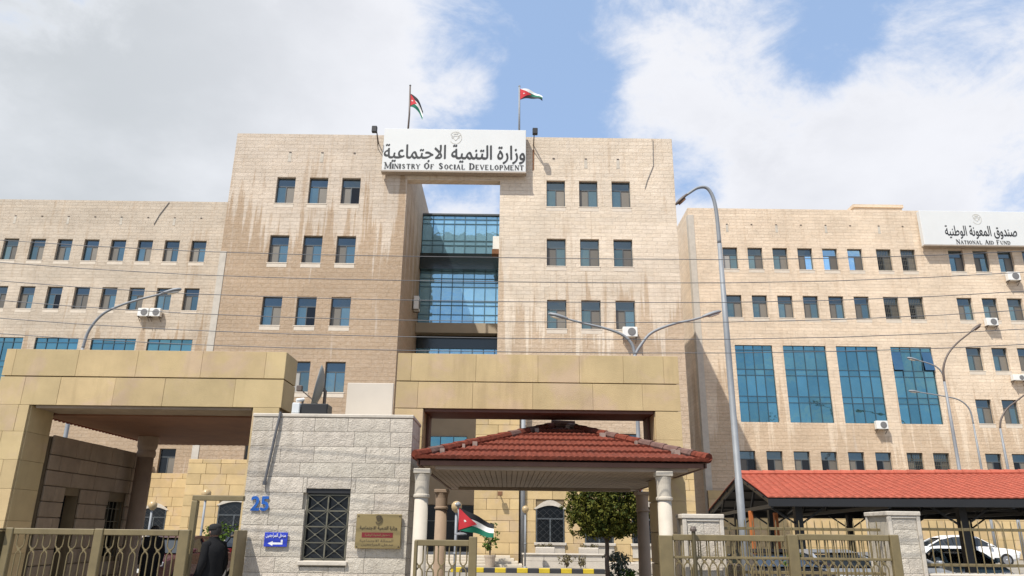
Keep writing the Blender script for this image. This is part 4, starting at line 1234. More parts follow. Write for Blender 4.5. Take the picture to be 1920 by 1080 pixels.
def stone_column(x, y, label, r=.113, m='column_stone', h=2.53):
    t = thing('round_column', label, 'column', (x, y, 0), 'round columns of the gate pavilion')
    c = MB(); c.lathe((x, y, 0), [(r*1.35, 0), (r*1.35, .15), (r*1.1, .2), (r*1.02, .24), (r*.94, h-.42)], 24); c.build('shaft', m, t, smooth=True)
    c = MB(); c.lathe((x, y, 0), [(r*1.0, h-.42), (r*1.14, h-.405), (r*1.14, h-.375), (r*.98, h-.36)], 24); c.build('neck_ring', m, t)
    c = MB(); c.lathe((x, y, 0), [(r*.98, h-.36), (r*.99, h-.17), (r*1.06, h-.10), (r*1.13, h-.06)], 24)
    c.cbox(x-r*1.16, x+r*1.16, y-r*1.16, y+r*1.16, h-.055, h+.02, .008); c.build('capital', m, t)


stone_column(-1.345, 12.06, 'pale round column beside the white guardhouse')
stone_column(2.435, 12.06, 'pale round column at the right of the tiled pavilion')
stone_column(-1.53, 17.9, 'brown round column at the back left of the tiled pavilion', .14, 'column_brown')
stone_column(3.1, 17.9, 'brown round column at the back right of the tiled pavilion', .14, 'column_brown')

# ------------------------------------------------------------------ white guardhouse
GX0, GX1, GY0, GY1, GZ = -4.25, -1.595, 12.5, 13.6, 3.40
gh = thing('guardhouse', 'rough white stone guardhouse with a grilled window, the blue number 25 and a brass plaque', 'guardhouse', (-2.9, 13.2, 0))
wx0, wx1, wz0, wz1 = -3.25, -2.55, 1.165, 2.255
b = MB(); holed_wall(b, GX0+.02, GX1-.02, 0, GZ, GY0+.055, [(wx0, wx1, wz0, wz1)], .25)
b.quad((GX0+.05, GY0+.06, 0), (GX0+.05, GY0+.06, GZ), (GX0+.05, GY1, GZ), (GX0+.05, GY1, 0))
b.quad((GX1-.05, GY0+.06, 0), (GX1-.05, GY1, 0), (GX1-.05, GY1, GZ), (GX1-.05, GY0+.06, GZ))
b.quad((GX0, GY0+.06, GZ), (GX1, GY0+.06, GZ), (GX1, GY1, GZ), (GX0, GY1, GZ))
b.quad((GX0, GY1, 0), (GX0, GY1, GZ), (GX1, GY1, GZ), (GX1, GY1, 0))
b.build('wall', 'guard_joint', gh)
RB = {}


def rough_block(w, h, d=.06, seed=0):
    """rock faced block: chiselled margin round a broken, bulging face"""
    rnd = random.Random(seed); b = MB(); nx, nz = max(4, int(w/.05)), max(4, int(h/.045))
    V = []; Fs = []
    for i in range(nx+1):
        for j in range(nz+1):
            e = i in (0, nx) or j in (0, nz)
            x = w*i/nx; z = h*j/nz
            if not e: x += rnd.uniform(-.3, .3)*w/nx; z += rnd.uniform(-.3, .3)*h/nz
            V.append((x, 0.0 if e else -rnd.uniform(.001, .006), z))
    for i in range(nx):
        for j in range(nz):
            a = i*(nz+1)+j; Fs.append((a, a+nz+1, a+nz+2, a+1))
    b.add(V, Fs)
    b.add([(0, 0, 0), (w, 0, 0), (w, 0, h), (0, 0, h), (0, d, 0), (w, d, 0), (w, d, h), (0, d, h)], ((0, 4, 5, 1), (1, 5, 6, 2), (2, 6, 7, 3), (3, 7, 4, 0)))
    return b.mesh('stone_block', 'guard_stone')


def rough_wall(parent, x0, x1, z0, z1, y, ch, lens, holes=(), seed=1, g=.006, rot=None):
    rnd = random.Random(seed); z = z0; row = 0
    while z < z1-.06:
        h = min(ch*rnd.choice((.94, 1, 1.06)), z1-z)
        if z1-(z+h) < .1: h = z1-z
        x = x0; first = True
        while x < x1-.02:
            L = rnd.choice(lens)*(.6 if first and row % 2 else 1); first = False
            if x1-(x+L) < .16: L = x1-x
            segs = [(x, x+L)]
            for (a, b_, p, q) in holes:
                if q > z+.03 and p < z+h-.03:
                    segs = [s_ for (s0, s1) in segs for s_ in ((s0, min(s1, a)), (max(s0, b_), s1)) if s_[1]-s_[0] > .05]
                    for e0, e1 in ((z, p), (q, z+h)):      # the part of the course over or under the opening
                        c0, c1 = max(x, a), min(x+L, b_)
                        if z <= e0 < e1 <= z+h and e1-e0 > .03 and c1-c0 > .04 and rot is None:
                            inst('stone_block', rough_block(c1-c0-g, e1-e0-g, seed=rnd.randint(0, 999)), parent, (c0+g/2, y, e0+g/2))
            for s0, s1 in segs:
                k = (round(s1-s0, 1), rnd.randint(0, 2))
                o = rough_block(s1-s0-g, h-g, seed=rnd.randint(0, 999))
                if rot is None: inst('stone_block', o, parent, (s0+g/2, y, z+g/2))
                else: inst('stone_block', o, parent, (rot, s0+g/2 if True else 0, z+g/2), (0, 0, R(90)))
            x += L
        z += h; row += 1


rough_wall(gh, GX0, GX1, .0, GZ-.005, GY0, .245, (.4, .55, .7, .85, .6), [(wx0-.006, wx1+.006, wz0-.10, wz1+.0)], seed=21)
rough_wall(gh, GY0+.06, GY1, .0, GZ-.005, 0, .245, (.45, .6, .5), seed=22, rot=GX1)
b = MB(); b.cbox(GX0-.012, GX1+.012, GY0-.012, GY1+.03, GZ, GZ+.06, .012); b.build('coping', 'stone_pale', gh)
b = MB(); b.cbox(wx0-.04, wx1+.04, GY0-.05, GY0+.2, wz0-.075, wz0-.01, .01); b.build('sill', 'stone_pale', gh)
b = MB(); b.box(wx0+.01, wx1-.01, GY0+.13, GY0+.14, wz0, wz1); w_ = b.build('window', 'window_black', gh)
b = MB(); b.box(wx0, wx1, GY0+.02, GY0+.125, wz1-.07, wz1-.002); b.build('shutter_box', 'black_paint', w_)
b = MB(); gy = GY0+.06; gz1 = wz1-.09
for x in (wx0+.02, (wx0+wx1)/2, wx1-.02): b.bar((x, gy, wz0+.01), (x, gy, gz1), .022)
for k in range(5): b.bar((wx0+.02, gy-.001, wz0+.02+(gz1-wz0-.03)*k/4), (wx1-.02, gy-.001, wz0+.02+(gz1-wz0-.03)*k/4), .018)
hw = (wx1-wx0-.04)/2
for i in range(2):
    for k in range(4):
        a, z = wx0+.02+hw*i, wz0+.02+(gz1-wz0-.03)*k/4; h = (gz1-wz0-.03)/4
        b.bar((a, gy-.012, z), (a+hw, gy-.012, z+h), .008); b.bar((a, gy-.02, z+h), (a+hw, gy-.02, z), .008)
        b.lathe((a+hw/2, gy-.016, z+h/2), [(.018, -.012), (.018, .012)], 8, (0, 1, 0))
b.build('window_grille', 'grille_iron', w_)
# things fixed to the guardhouse front
t = thing('house_number', 'blue painted number 25 on the white stone guardhouse', 'house number', (-3.97, GY0, 1.9))
text('25', -4.115, -3.84, 1.905, 2.12, GY0-.012, 'blue_paint', t, 'digits', ex=.014, bold=.05)
t = thing('direction_sign', 'small blue arrow sign with white Arabic writing', 'sign', (-3.65, GY0, 1.36))
b = MB(); b.cbox(-3.84, -3.475, GY0-.042, GY0-.028, 1.36, 1.575, .004); b.build('panel', 'blue_sign', t)
text(shape_ar('مدخل المراجعين'), -3.815, -3.50, 1.49, 1.56, GY0-.0425, 'white_paint', t, bold=.0)
b = MB(); y = GY0-.044
b.quad((-3.70, y, 1.395), (-3.545, y, 1.395), (-3.545, y, 1.425), (-3.70, y, 1.425)); b.quad((-3.575, y-.001, 1.425), (-3.545, y-.001, 1.425), (-3.545, y-.001, 1.465), (-3.575, y-.001, 1.465))
b.add([(-3.78, y, 1.41), (-3.70, y, 1.375), (-3.70, y, 1.445)], ((0, 1, 2),)); b.build('arrow', 'white_paint', t)
t = thing('brass_plaque', 'brass plaque with an emblem, Arabic lines and a dark red band', 'plaque', (-2.03, GY0, 1.35))
b = MB(); b.cbox(-2.40, -1.685, GY0-.075, GY0-.03, 1.35, 1.87, .008); b.build('plate', 'brass', t)
b = MB()
for x in (-2.37, -1.715):
    for z in (1.38, 1.84): b.lathe((x, GY0-.075, z), [(.011, 0), (.011, .008), (.005, .012)], 8, (0, -1, 0))
b.build('screws', 'brass_dark', t)
emblem(-2.045, 1.79, .062, GY0-.0755, 'brass_dark', t, 2.2)
text(shape_ar('وزارة التنمية الاجتماعية'), -2.34, -1.75, 1.625, 1.69, GY0-.0755, 'brass_dark', t, ex=.002, bold=.03)
b = MB(); b.box(-2.30, -1.81, GY0-.079, GY0-.0752, 1.515, 1.59); b.build('red_band', 'maroon', t)
text(shape_ar('صندوق المعونة الوطنية'), -2.25, -1.86, 1.53, 1.575, GY0-.0795, 'brass', t, ex=.001)
text(shape_ar('المملكة'.replace('ك', 'ل')+' الاجتماعية'), -2.33, -1.80, 1.44, 1.49, GY0-.0755, 'brass_dark', t, ex=.001)
text(shape_ar('مدخل المراجعين'), -2.30, -1.80, 1.385, 1.43, GY0-.0755, 'brass_dark', t, ex=.001)
b = MB(); b.tube([(-3.80, GY0-.03, GZ+.08), (-3.83, GY0-.05, 3.2), (-3.90, GY0-.05, 2.6), (-3.93, GY0-.05, 2.36)], .022, 8)
b.tube([(-3.93, GY0-.05, 2.36), (-3.93, GY0-.05, 2.30)], .034, 8)
solo(b.build('cable_conduit', 'cable'), 'dark cable conduit slanting down the guardhouse above the number', 'cable')
# on the guardhouse roof
RZ = GZ+.06
t = thing('satellite_dish', 'grey satellite dish seen nearly edge on, on the guardhouse roof', 'satellite dish', (-3.42, 13.5, RZ))
b = MB(); prof = [(.02, 0), (.14, .012), (.26, .045), (.36, .09), (.41, .125), (.41, .135), (.36, .102), (.26, .057), (.14, .024), (.02, .012)]
b.lathe((-3.33, 13.3, 4.02), prof, 28, (-.96, -.22, .16)); b.build('reflector', 'dish_grey', t, smooth=True)
b = MB(); b.tube([(-3.30, 13.32, RZ), (-3.30, 13.32, 4.0)], .03, 8); b.bar((-3.30, 13.32, 4.0), (-3.36, 13.3, 4.02), .06); b.build('mast', 'lamp_dark', t)
b = MB(); b.bar((-3.32, 13.27, 3.68), (-3.72, 13.2, 4.0), .02); b.cbox(-3.78, -3.68, 13.16, 13.24, 3.96, 4.06, .01); b.build('receiver_arm', 'lamp_dark', t)
b = MB(); b.cbox(-3.51, -3.06, 12.62, 12.95, RZ, RZ+.19, .012); b.box(-3.49, -3.08, 12.614, 12.62, RZ+.02, RZ+.17)
solo(b.build('equipment_box', 'black_paint'), 'black box below the satellite dish on the guardhouse roof', 'box')
b = MB(); b.cbox(-3.66, -3.53, 12.6, 12.9, RZ, RZ+.20, .012); b.box(-3.65, -3.54, 12.594, 12.6, RZ+.03, RZ+.05)
solo(b.build('equipment_box', 'box_grey'), 'pale grey box left of the black box on the guardhouse roof', 'box')
t = thing('security_camera', 'small security camera on the pale grey roof box', 'camera', (-3.55, 12.75, RZ+.20))
b = MB(); b.bar((-3.53, 12.75, RZ+.20), (-3.53, 12.75, RZ+.26), .03); b.build('stand', 'lamp_dark', t)
b = MB(); b.tube([(-3.51, 12.75, RZ+.28), (-3.62, 12.68, RZ+.25)], .03, 10); b.build('camera_body', 'ac_white', t)
t = thing('white_panel', 'blank white board standing on the guardhouse roof', 'panel', (-2.55, 13.6, RZ))
b = MB(); b.cbox(-2.94, -2.10, 13.45, 13.52, RZ+.0, 4.17, .008); b.build('board', 'white_panel_paint', t)
b = MB()
for x in (-2.85, -2.2): b.bar((x, 13.54, RZ), (x, 13.54, 4.1), .03)
b.build('prop', 'frame_metal', t)
b = MB()
for k in range(5): b.tube([(-4.2+k*.05, 13.3+.03*k, RZ+.02), (-4.05, 13.2, RZ+.05+.01*k), (-3.9+k*.02, 13.3, RZ+.03)], .014, 5)
solo(b.build('cable_coil', 'cable'), 'loose dark cables lying on the left end of the guardhouse roof', 'cable')

# ------------------------------------------------------------------ olive gates
def picket(h_top, h_node, h_bot, w=.098, r=.0105):
    """one loop: two uprights that pinch into a cross at the node and open again"""
    b = MB(); hw = w/2
    for s_ in (-1, 1):
        pts = [(s_*hw, 0, h_top), (s_*hw, 0, h_node+.085), (s_*hw*.85, 0, h_node+.05), (s_*.008, 0, h_node+.008), (-s_*.008, 0, h_node-.008), (-s_*hw*.85, 0, h_node-.05), (-s_*hw, 0, h_node-.085), (-s_*hw, 0, h_bot)]
        pts = [(p[0], .011*s_, p[2]) for p in pts]
        b.tube(pts, r, 6)
    b.lathe((0, 0, h_node), [(.02, -.02), (.026, 0), (.02, .02)], 8, (0, 1, 0))
    return b.mesh('picket', 'olive_paint')


def gate_panel(parent, x0, x1, zt, y, step=.195, top=.085, stile=.0, node=None):
    zn = node if node else zt-.40
    me = picket(zt-top, zn, .12)
    n = int((x1-x0)/step); off = ((x1-x0)-n*step)/2+step/2
    for k in range(n): inst('picket', me, parent, (x0+off+k*step, y, 0))
    b = MB(); b.cbox(x0, x1, y-.035, y+.035, zt-top, zt, .008); b.build('top_rail', 'olive_paint', parent)
    b = MB(); b.cbox(x0, x1, y-.03, y+.03, .06, .13, .008); b.build('bottom_rail', 'olive_paint', parent)


def stile(parent, x, zt, y, w=.10, m='olive_paint', d=.09):
    b = MB(); b.cbox(x-w/2, x+w/2, y-d/2, y+d/2, .03, zt, .01); return b.build('stile', m, parent)


GYY = 11.6
t = thing('sliding_gate', 'olive metal gate with pinched loop bars across the left entrance', 'gate', (-5.8, GYY, 0), 'olive entrance gates')
stile(t, -7.31, 1.60, GYY, .11); gate_panel(t, -7.25, -6.07, 1.595, GYY, .19, node=1.30)
stile(t, -6.0, 1.60, GYY, .13); gate_panel(t, -5.93, -4.83, 1.595, GYY, .18, node=1.30)
stile(t, -4.745, 1.60, GYY, .155)
stile(t, -8.6, 1.60, GYY, .11)
t = thing('gate_post', 'thick dark olive post at the far left end of the left gate', 'post', (-7.6, GYY-.1, 0))
b = MB(); b.cbox(-7.85, -7.40, GYY-.12, GYY+.12, 0, 1.55, .015); b.build('post', 'olive_dark', t)
b = MB(); b.cbox(-7.88, -7.375, GYY-.15, GYY+.15, 1.555, 1.59, .01); b.build('cap', 'olive_dark', t)
t = thing('metal_doorway', 'olive door frame between the left gate and the guardhouse', 'doorway', (-4.35, 11.85, 0))
b = MB(); b.cbox(-4.80, -4.71, 11.8, 11.9, 0, 2.02, .008); b.build('post', 'olive_paint', t)
b = MB(); b.cbox(-4.80, -4.02, 11.805, 11.895, 2.024, 2.10, .008); b.build('lintel', 'olive_paint', t)
b = MB(); b.cbox(-4.17, -4.11, 12.0, 12.45, .05, 1.60, .008); b.build('open_leaf', 'olive_paint', t)
t = thing('pedestrian_gate', 'small olive gate leaf between the pavilion columns', 'gate', (-.85, GYY, 0), 'olive entrance gates')
gate_panel(t, -1.36, -.56, 1.50, GYY, .16, node=1.13); stile(t, -.505, 1.55, GYY, .12); stile(t, -1.34, 1.49, GYY, .05)
t = thing('sliding_gate', 'wide olive sliding gate in front of the carport, right', 'gate', (4, GYY, 0), 'olive entrance gates')
stile(t, 2.33, 1.60, GYY, .20); gate_panel(t, 2.44, 4.08, 1.615, GYY, .125, node=1.24)
stile(t, 4.20, 1.63, GYY, .155); gate_panel(t, 4.28, 5.62, 1.64, GYY, .125, node=1.24); stile(t, 5.70, 1.645, GYY, .13)
b = MB(); b.cbox(2.44, 5.63, GYY-.02, GYY+.02, 1.28, 1.315, .005); b.build('middle_rail', 'olive_paint', t)
t = thing('gate_lock_post', 'thin post with a dark bolt at the left end of the wide sliding gate', 'post', (2.72, GYY-.12, 0))
b = MB(); b.tube([(2.72, GYY-.12, 0), (2.72, GYY-.12, 1.66)], .03, 8); b.build('post', 'olive_dark', t)
b = MB(); b.lathe((2.72, GYY-.12, 1.66), [(.045, 0), (.05, .03), (.03, .07)], 10); b.build('cap', 'lamp_dark', t)

# ------------------------------------------------------------------ stone pillars and fence on the right
def pillar(x0, x1, y0, y1, zt, label):
    t = thing('stone_pillar', label, 'pillar', ((x0+x1)/2, (y0+y1)/2, 0), 'stone fence pillars')
    b = MB(); b.box(x0+.03, x1-.03, y0+.03, y1-.03, 0, zt-.09); b.build('pillar_core', 'guard_joint', t)
    for a in (x0, x1-.06):
        for c in (y0, y1-.06): 
            b = MB(); b.cbox(a, a+.06, c, c+.06, 0, zt-.09, .006); b.build('corner_strip', 'stone_pale', t)
    rough_wall(t, x0+.065, x1-.065, 0, zt-.13, y0+.022, .22, (.3, .42, .36), seed=int(x0*7)+40)
    b = MB(); b.cbox(x0+.062, x1-.062, y0+.004, y0+.05, zt-.128, zt-.092, .004)
    b.cbox(x0-.012, x1+.012, y0-.012, y1+.012, zt-.088, zt-.02, .01); b.build('cap', 'stone_pale', t)


pillar(2.66, 3.28, 11.86, 12.3, 1.935, 'stone pillar with a flat cap beside the right pavilion column')
pillar(6.10, 6.62, 12.5, 13.3, 2.03, 'tall stone pillar with a flat cap right of the wide gate')
t = thing('boundary_wall', 'low stone wall with a pale cap at the lower right edge', 'wall', (11, 12.7, 0))
b = MB(); b.box(6.66, 22, 12.62, 12.95, 0, 1.0); b.build('wall_core', 'guard_joint', t)
rough_wall(t, 6.66, 10.5, 0, 1.0, 12.56, .24, (.4, .55, .7), seed=55)
b = MB(); b.cbox(6.66, 22, 12.5, 13.02, 1.005, 1.07, .012); b.build('cap', 'stone_pale', t)
t = thing('boundary_wall', 'low stone wall behind the wide sliding gate', 'wall', (4.75, 12.8, 0))
b = MB(); b.box(3.45, 6.08, 12.72, 12.95, 0, .9); b.build('wall_core', 'guard_stone', t)
b = MB(); b.cbox(3.44, 6.09, 12.62, 13.0, .905, .965, .01); b.build('cap', 'stone_pale', t)


def rail_fence(label, x0, x1, y, zb, r1, r2, zt, n):
    t = thing('fence_panel', label, 'fence', ((x0+x1)/2, y, zb), 'olive bar fences')
    for z in (r1, r2):
        b = MB(); b.cbox(x0, x1, y-.02, y+.02, z, z+.045, .005); b.build('rail', 'olive_paint', t)
    p = MB(); p.tube([(0, 0, 0), (0, 0, zt-zb-.04), (0, 0, zt-zb)], [.0095, .0095, .004], 6); me = p.mesh('picket', 'olive_paint')
    for k in range(n): inst('picket', me, t, (x0+(x1-x0)*(k+.5)/n, y-.032, zb))


rail_fence('olive bar fence behind the wide sliding gate', 3.30, 6.09, 12.8, .965, 1.70, 1.03, 1.86, 22)
rail_fence('olive bar fence on the low wall at the right edge', 6.66, 12, 12.75, 1.07, 1.72, 1.175, 1.88, 40)

# ------------------------------------------------------------------ carport
cp = thing('carport', 'long carport with a bright red tile roof on black steel posts', 'carport', (14, 25, .3))
d_ = Vector((math.cos(R(11)), -math.sin(R(11)), 0))
N0 = Vector((7.15, 21.3, 2.62)); R0 = Vector((7.95, 26.6, 3.62)); F0 = Vector((8.55, 33.2, 2.62)); CL = 24
N1, R1, F1 = N0+d_*CL, R0+d_*CL, F0+d_*CL
tile_face(N0, N1, R0, R1, 26, .21, 'tile_bright', cp, .02, .025)
tile_face(F1, F0, R1, R0, 26, .3, 'tile_bright', cp, .02, .025)
ridge_caps(R0+Vector((0, 0, .05)), R1+Vector((0, 0, .05)), cp, 'tile_bright', .10, .42)
un = Vector((0, 0, -.05)); b = MB()
b.add([N0+un, N1+un, R1+un, R0+un, F0+un, F1+un], ((0, 3, 2, 1), (3, 4, 5, 2))); b.build('roof_deck', 'roof_underside', cp)
b = MB()
b.bar(N0+Vector((0, 0, -.13)), N1+Vector((0, 0, -.13)), .1, .20); b.bar(F0+Vector((0, 0, -.15)), F1+Vector((0, 0, -.15)), .1, .26)
b.build('eave_beam', 'black_steel', cp)
b = MB()
for k in range(9):
    o_ = d_*(k*3.0+.1); n_, r_, f_ = N0+o_, R0+o_, F0+o_
    dn = Vector((0, 0, -.12)); b.bar(n_+dn, r_+dn, .08, .14); b.bar(r_+dn, f_+dn, .08, .14)
    lo = Vector((0, 0, -.22)); b.bar(n_+lo, f_+lo, .08, .10)
    for q_ in (.25, .5, .75):
        p1 = n_.lerp(f_, q_)+lo; top = (n_.lerp(r_, q_*2) if q_ <= .5 else r_.lerp(f_, q_*2-1))+dn; b.bar(p1, top, .06)
b.build('roof_truss', 'black_steel', cp)
b = MB()
for k in range(4):
    for a_, c_ in ((N0, R0), (F0, R0)):
        p = a_.lerp(c_, (k+.6)/4)+Vector((0, 0, -.08)); b.bar(p, p+d_*CL, .05, .06)
b.build('purlins', 'black_steel', cp)
for k in range(6):
    for a_, q_ in ((N0, 1.2), (F0, -1.2), (R0, 0)):
        p = a_+d_*(1.0+k*4.3)+Vector((.15*q_, q_, 0)); z = 0 if p.y < 25 else .3
        b = MB(); b.box(p.x-.10, p.x+.10, p.y-.10, p.y+.10, z, 2.45); b.box(p.x-.17, p.x+.17, p.y-.17, p.y+.17, z, z+.03)
        b.bar((p.x-.75, p.y+.1, 2.42), (p.x, p.y, 1.9), .05); b.bar((p.x+.75, p.y-.1, 2.42), (p.x, p.y, 1.9), .05)
        b.build('post', 'black_steel', cp)
for x, y, z0, z1, lb in ((7.55, 24.2, 0, 2.35, 'orange post at the left end of the carport'), (8.25, 24.0, 0, 2.3, 'orange post just right of the tall lamp pole'), (11.55, 23.2, 0, 2.2, 'orange post left of the tall stone pillar')):
    t = thing('marker_post', lb, 'post', (x, y, z0), 'orange posts by the carport')
    b = MB(); b.cbox(x-.06, x+.06, y-.06, y+.06, z0, z1, .01); b.build('post', 'orange_paint', t)
    b = MB(); b.cbox(x-.09, x+.09, y-.09, y+.09, z0, z0+.05, .01); b.build('foot', 'lamp_dark', t)

# ------------------------------------------------------------------ cars
def car(label, x, y, z, yaw, paint, L=4.4, Wd=1.76, Hh=1.45, suv=False):
    t = thing('parked_car', label, 'car', (0, 0, 0), 'parked cars')
    hw = Wd/2
    if suv:
        st = [(0, .55, .80, .80), (.03, .35, .98, .92), (.12, .28, 1.02, .98), (.30, .27, 1.04, 1), (.55, .27, 1.04, 1), (.85, .28, 1.04, .99), (.97, .33, 1.00, .95), (1, .5, .85, .86)]
        cab = [(.27, 1.03, .90), (.40, Hh-.06, .76), (.55, Hh, .74), (.80, Hh-.02, .74), (.93, Hh-.12, .72), (.985, 1.0, .86)]
    else:
        st = [(0, .5, .66, .78), (.03, .32, .76, .90), (.10, .24, .82, .97), (.30, .22, .92, 1), (.55, .22, .94, 1), (.82, .23, .95, .98), (.97, .30, .90, .93), (1, .48, .80, .84)]
        cab = [(.25, .91, .88), (.41, Hh-.07, .70), (.52, Hh, .68), (.66, Hh-.02, .68), (.77, Hh-.14, .68), (.93, .95, .84)]
    b = MB(); V = []; Fs = []; n = 10
    for (u, zb, zs, w) in st:                         # body: a ring of points at each station along the car
        X = (u-.5)*L; w *= hw; zm_ = zb+(zs-zb)*.55
        V += [(X, -w*.90, zb), (X, -w*.99, zb+.12), (X, -w, zm_), (X, -w*.95, zs-.04), (X, -w*.86, zs), (X, w*.86, zs), (X, w*.95, zs-.04), (X, w, zm_), (X, w*.99, zb+.12), (X, w*.90, zb)]
    for i in range(len(st)-1):
        for k in range(n): Fs.append((i*n+k, i*n+(k+1) % n, (i+1)*n+(k+1) % n, (i+1)*n+k))
    Fs += [tuple(range(n))[::-1], tuple((len(st)-1)*n+k for k in range(n))]
    b.add(V, Fs); b.build('body', paint, t, smooth=False)
    def ring(u, z, w): X = (u-.5)*L; return [(X, -w*hw, z), (X, w*hw, z)]
    base = .93 if not suv else 1.02
    g_ = MB()                                        # glasshouse
    for s_ in (-1, 1):
        low = [((c[0]-.5)*L, s_*hw*.86, base+.01) for c in cab]; up = [((c[0]-.5)*L, s_*hw*c[2], c[1]-(.07 if 0 < i < len(cab)-1 else 0)) for i, c in enumerate(cab)]
        for i in range(len(cab)-1): g_.quad(low[i], low[i+1], up[i+1], up[i])
    a, c = cab[0], cab[1]
    g_.quad(*[ring(a[0], base, .86)[0], ring(a[0], base, .86)[1], ring(c[0], c[1]-.05, c[2])[1], ring(c[0], c[1]-.05, c[2])[0]])
    a, c = cab[-2], cab[-1]
    g_.quad(*[ring(a[0], a[1]-.05, a[2])[0], ring(a[0], a[1]-.05, a[2])[1], ring(c[0], base, .86)[1], ring(c[0], base, .86)[0]])
    g_.build('window', 'car_glass', t)
    r_ = MB()                                        # roof skin and pillars
    rp = cab[1:-1]
    for i in range(len(rp)-1):
        p0, p1 = rp[i], rp[i+1]
        A = ring(p0[0], p0[1], p0[2]*.97); B = ring(p1[0], p1[1], p1[2]*.97); r_.quad(A[0], B[0], B[1], A[1])
        for s_ in (0, 1):
            l0 = ring(p0[0], p0[1]-.08, p0[2]*1.02)[s_]; l1 = ring(p1[0], p1[1]-.08, p1[2]*1.02)[s_]; r_.quad(A[s_], B[s_], l1, l0)
    for s_ in (-1, 1):
        for i, j, w_ in ((0, 1, .07), (len(cab)-1, len(cab)-2, .12)):
            p = ((cab[i][0]-.5)*L, s_*hw*.87, base); q_ = ((cab[j][0]-.5)*L, s_*hw*cab[j][2]*1.01, cab[j][1]-.03); r_.bar(p, q_, w_, .03)
        X = (.56-.5)*L; r_.bar((X, s_*hw*.885, base), (X-.03, s_*hw*.72, Hh-.07), .07, .03)
    r_.build('roof', paint, t)
    for u in (.17, .81):
        for s_ in (-1, 1):
            X = (u-.5)*L; w_ = MB(); w_.lathe((X, s_*(hw-.20), .31), [(.22, 0), (.31, .01), (.315, .05), (.315, .16), (.30, .20), (.22, .205)], 20, (0, s_, 0)); wh = w_.build('wheel', 'tyre', t)
            m_ = MB(); m_.lathe((X, s_*(hw-.20), .31), [(.21, .19), (.20, .212), (.05, .222), (.04, .23)], 14, (0, s_, 0)); m_.build('rim', 'rim', wh)
    zl = .66 if not suv else .82
    for s_ in (-1, 1):
        h = MB(); h.cbox(-L/2-.005, -L/2+.16, min(s_*hw*.45, s_*hw*.83), max(s_*hw*.45, s_*hw*.83), zl-.06, zl+.06, .02); h.build('headlight', 'head_clear', t)
        h = MB(); h.cbox(L/2-.12, L/2+.012, min(s_*hw*.48, s_*hw*.85), max(s_*hw*.48, s_*hw*.85), zl-.0, zl+.15, .02); h.build('tail_light', 'tail_red', t)
        h = MB(); h.cbox(-.20*L, -.20*L+.18, min(s_*hw*.97, s_*hw*1.14), max(s_*hw*.97, s_*hw*1.14), base+.0, base+.13, .03); h.build('mirror', paint, t)
    for X in (-L/2-.012, L/2-.004):
        h = MB(); h.cbox(X, X+.016, -.26, .26, .42, .53, .004); h.build('number_plate', 'plate', t)
    h = MB(); h.cbox(-L/2-.01, -L/2+.1, -hw*.42, hw*.42, .52, .66, .01); h.build('grille', 'black_paint', t)
    t.location = (x, y, z); t.rotation_euler = (0, 0, yaw)
    return t


car('white sedan side on beyond the carport posts, seen over the low wall', 22.9, 39.6, .32, R(176), 'car_white', 4.7, 1.8, 1.46)
car('blue grey hatchback nose towards the fence, below the white sedan', 13.9, 24.4, .01, R(82), 'car_teal', 3.7, 1.6, 1.30)
car('silver sedan behind the middle of the wide gate', 8.1, 20.0, .01, R(96), 'car_silver', 4.4, 1.74, 1.30)
car('silver hatchback behind the right half of the wide gate', 9.95, 20.6, .01, R(92), 'car_silver', 4.0, 1.72, 1.24)
car('dark car near the lamp pole behind the wide gate', 6.5, 19.6, .01, R(94), 'car_black', 4.3, 1.74, 1.30)
car('black car with red tail lights behind the man in the dark coat', -9.5, 30.6, .01, R(-88), 'car_black', 4.5, 1.85, 1.50, True)
car('maroon car facing out, left of the man in the dark coat', -10.2, 24.6, .01, R(84), 'car_maroon', 4.3, 1.75, 1.42)
car('dark grey car behind the right bay of the left gate', -12.8, 29.5, .01, R(72), 'car_grey', 4.3, 1.75, 1.40)
car('silver car seen past the round brown column through the left gate', -16.3, 31.5, .01, R(70), 'car_silver', 4.3, 1.75, 1.40)

# ------------------------------------------------------------------ street lamps
def lamp_head(t, p, d, L=.75, dark=False, pitch=.12):
    p = Vector(p); d = Vector(d).normalized(); sd = Vector((0, 0, 1)).cross(d).normalized(); up = d.cross(sd)
    b = MB(); V = []; Fs = []; n = 10
    for (s_, w, h) in ((-.05, .05, .05), (.0, .07, .06), (.25, .115, .085), (.6, .14, .10), (.9, .10, .075), (1.0, .03, .03)):
        c = p+d*(L*s_); w *= L/.72; h *= L/.72
        for k in range(n):
            a = 2*math.pi*k/n; V.append(c+sd*(w*math.cos(a))+up*(h*math.sin(a)*(1 if math.sin(a) > 0 else .55)))
    for i in range(5):
        for k in range(n): Fs.append((i*n+k, i*n+(k+1) % n, (i+1)*n+(k+1) % n, (i+1)*n+k))
    Fs += [tuple(range(n))[::-1], tuple(5*n+k for k in range(n))]
    b.add(V, Fs); h_ = b.build('lamp_head', 'lamp_dark' if dark else 'galvanised', t, smooth=True)
    g_ = MB(); c = p+d*(L*.55)-up*(.05*L/.7); V = []
    for k in range(14):
        a = 2*math.pi*k/14; V.append(c+d*(L*.30*math.cos(a))+sd*(.13*L*math.sin(a)))
    V2 = [v-up*.03 for v in V]; g_.add(V+V2, [tuple(range(14, 28))]+[(k, (k+1) % 14, (k+1) % 14+14, k+14) for k in range(14)])
    g_.build('lens', 'lamp_glass' if not dark else 'rust', h_)


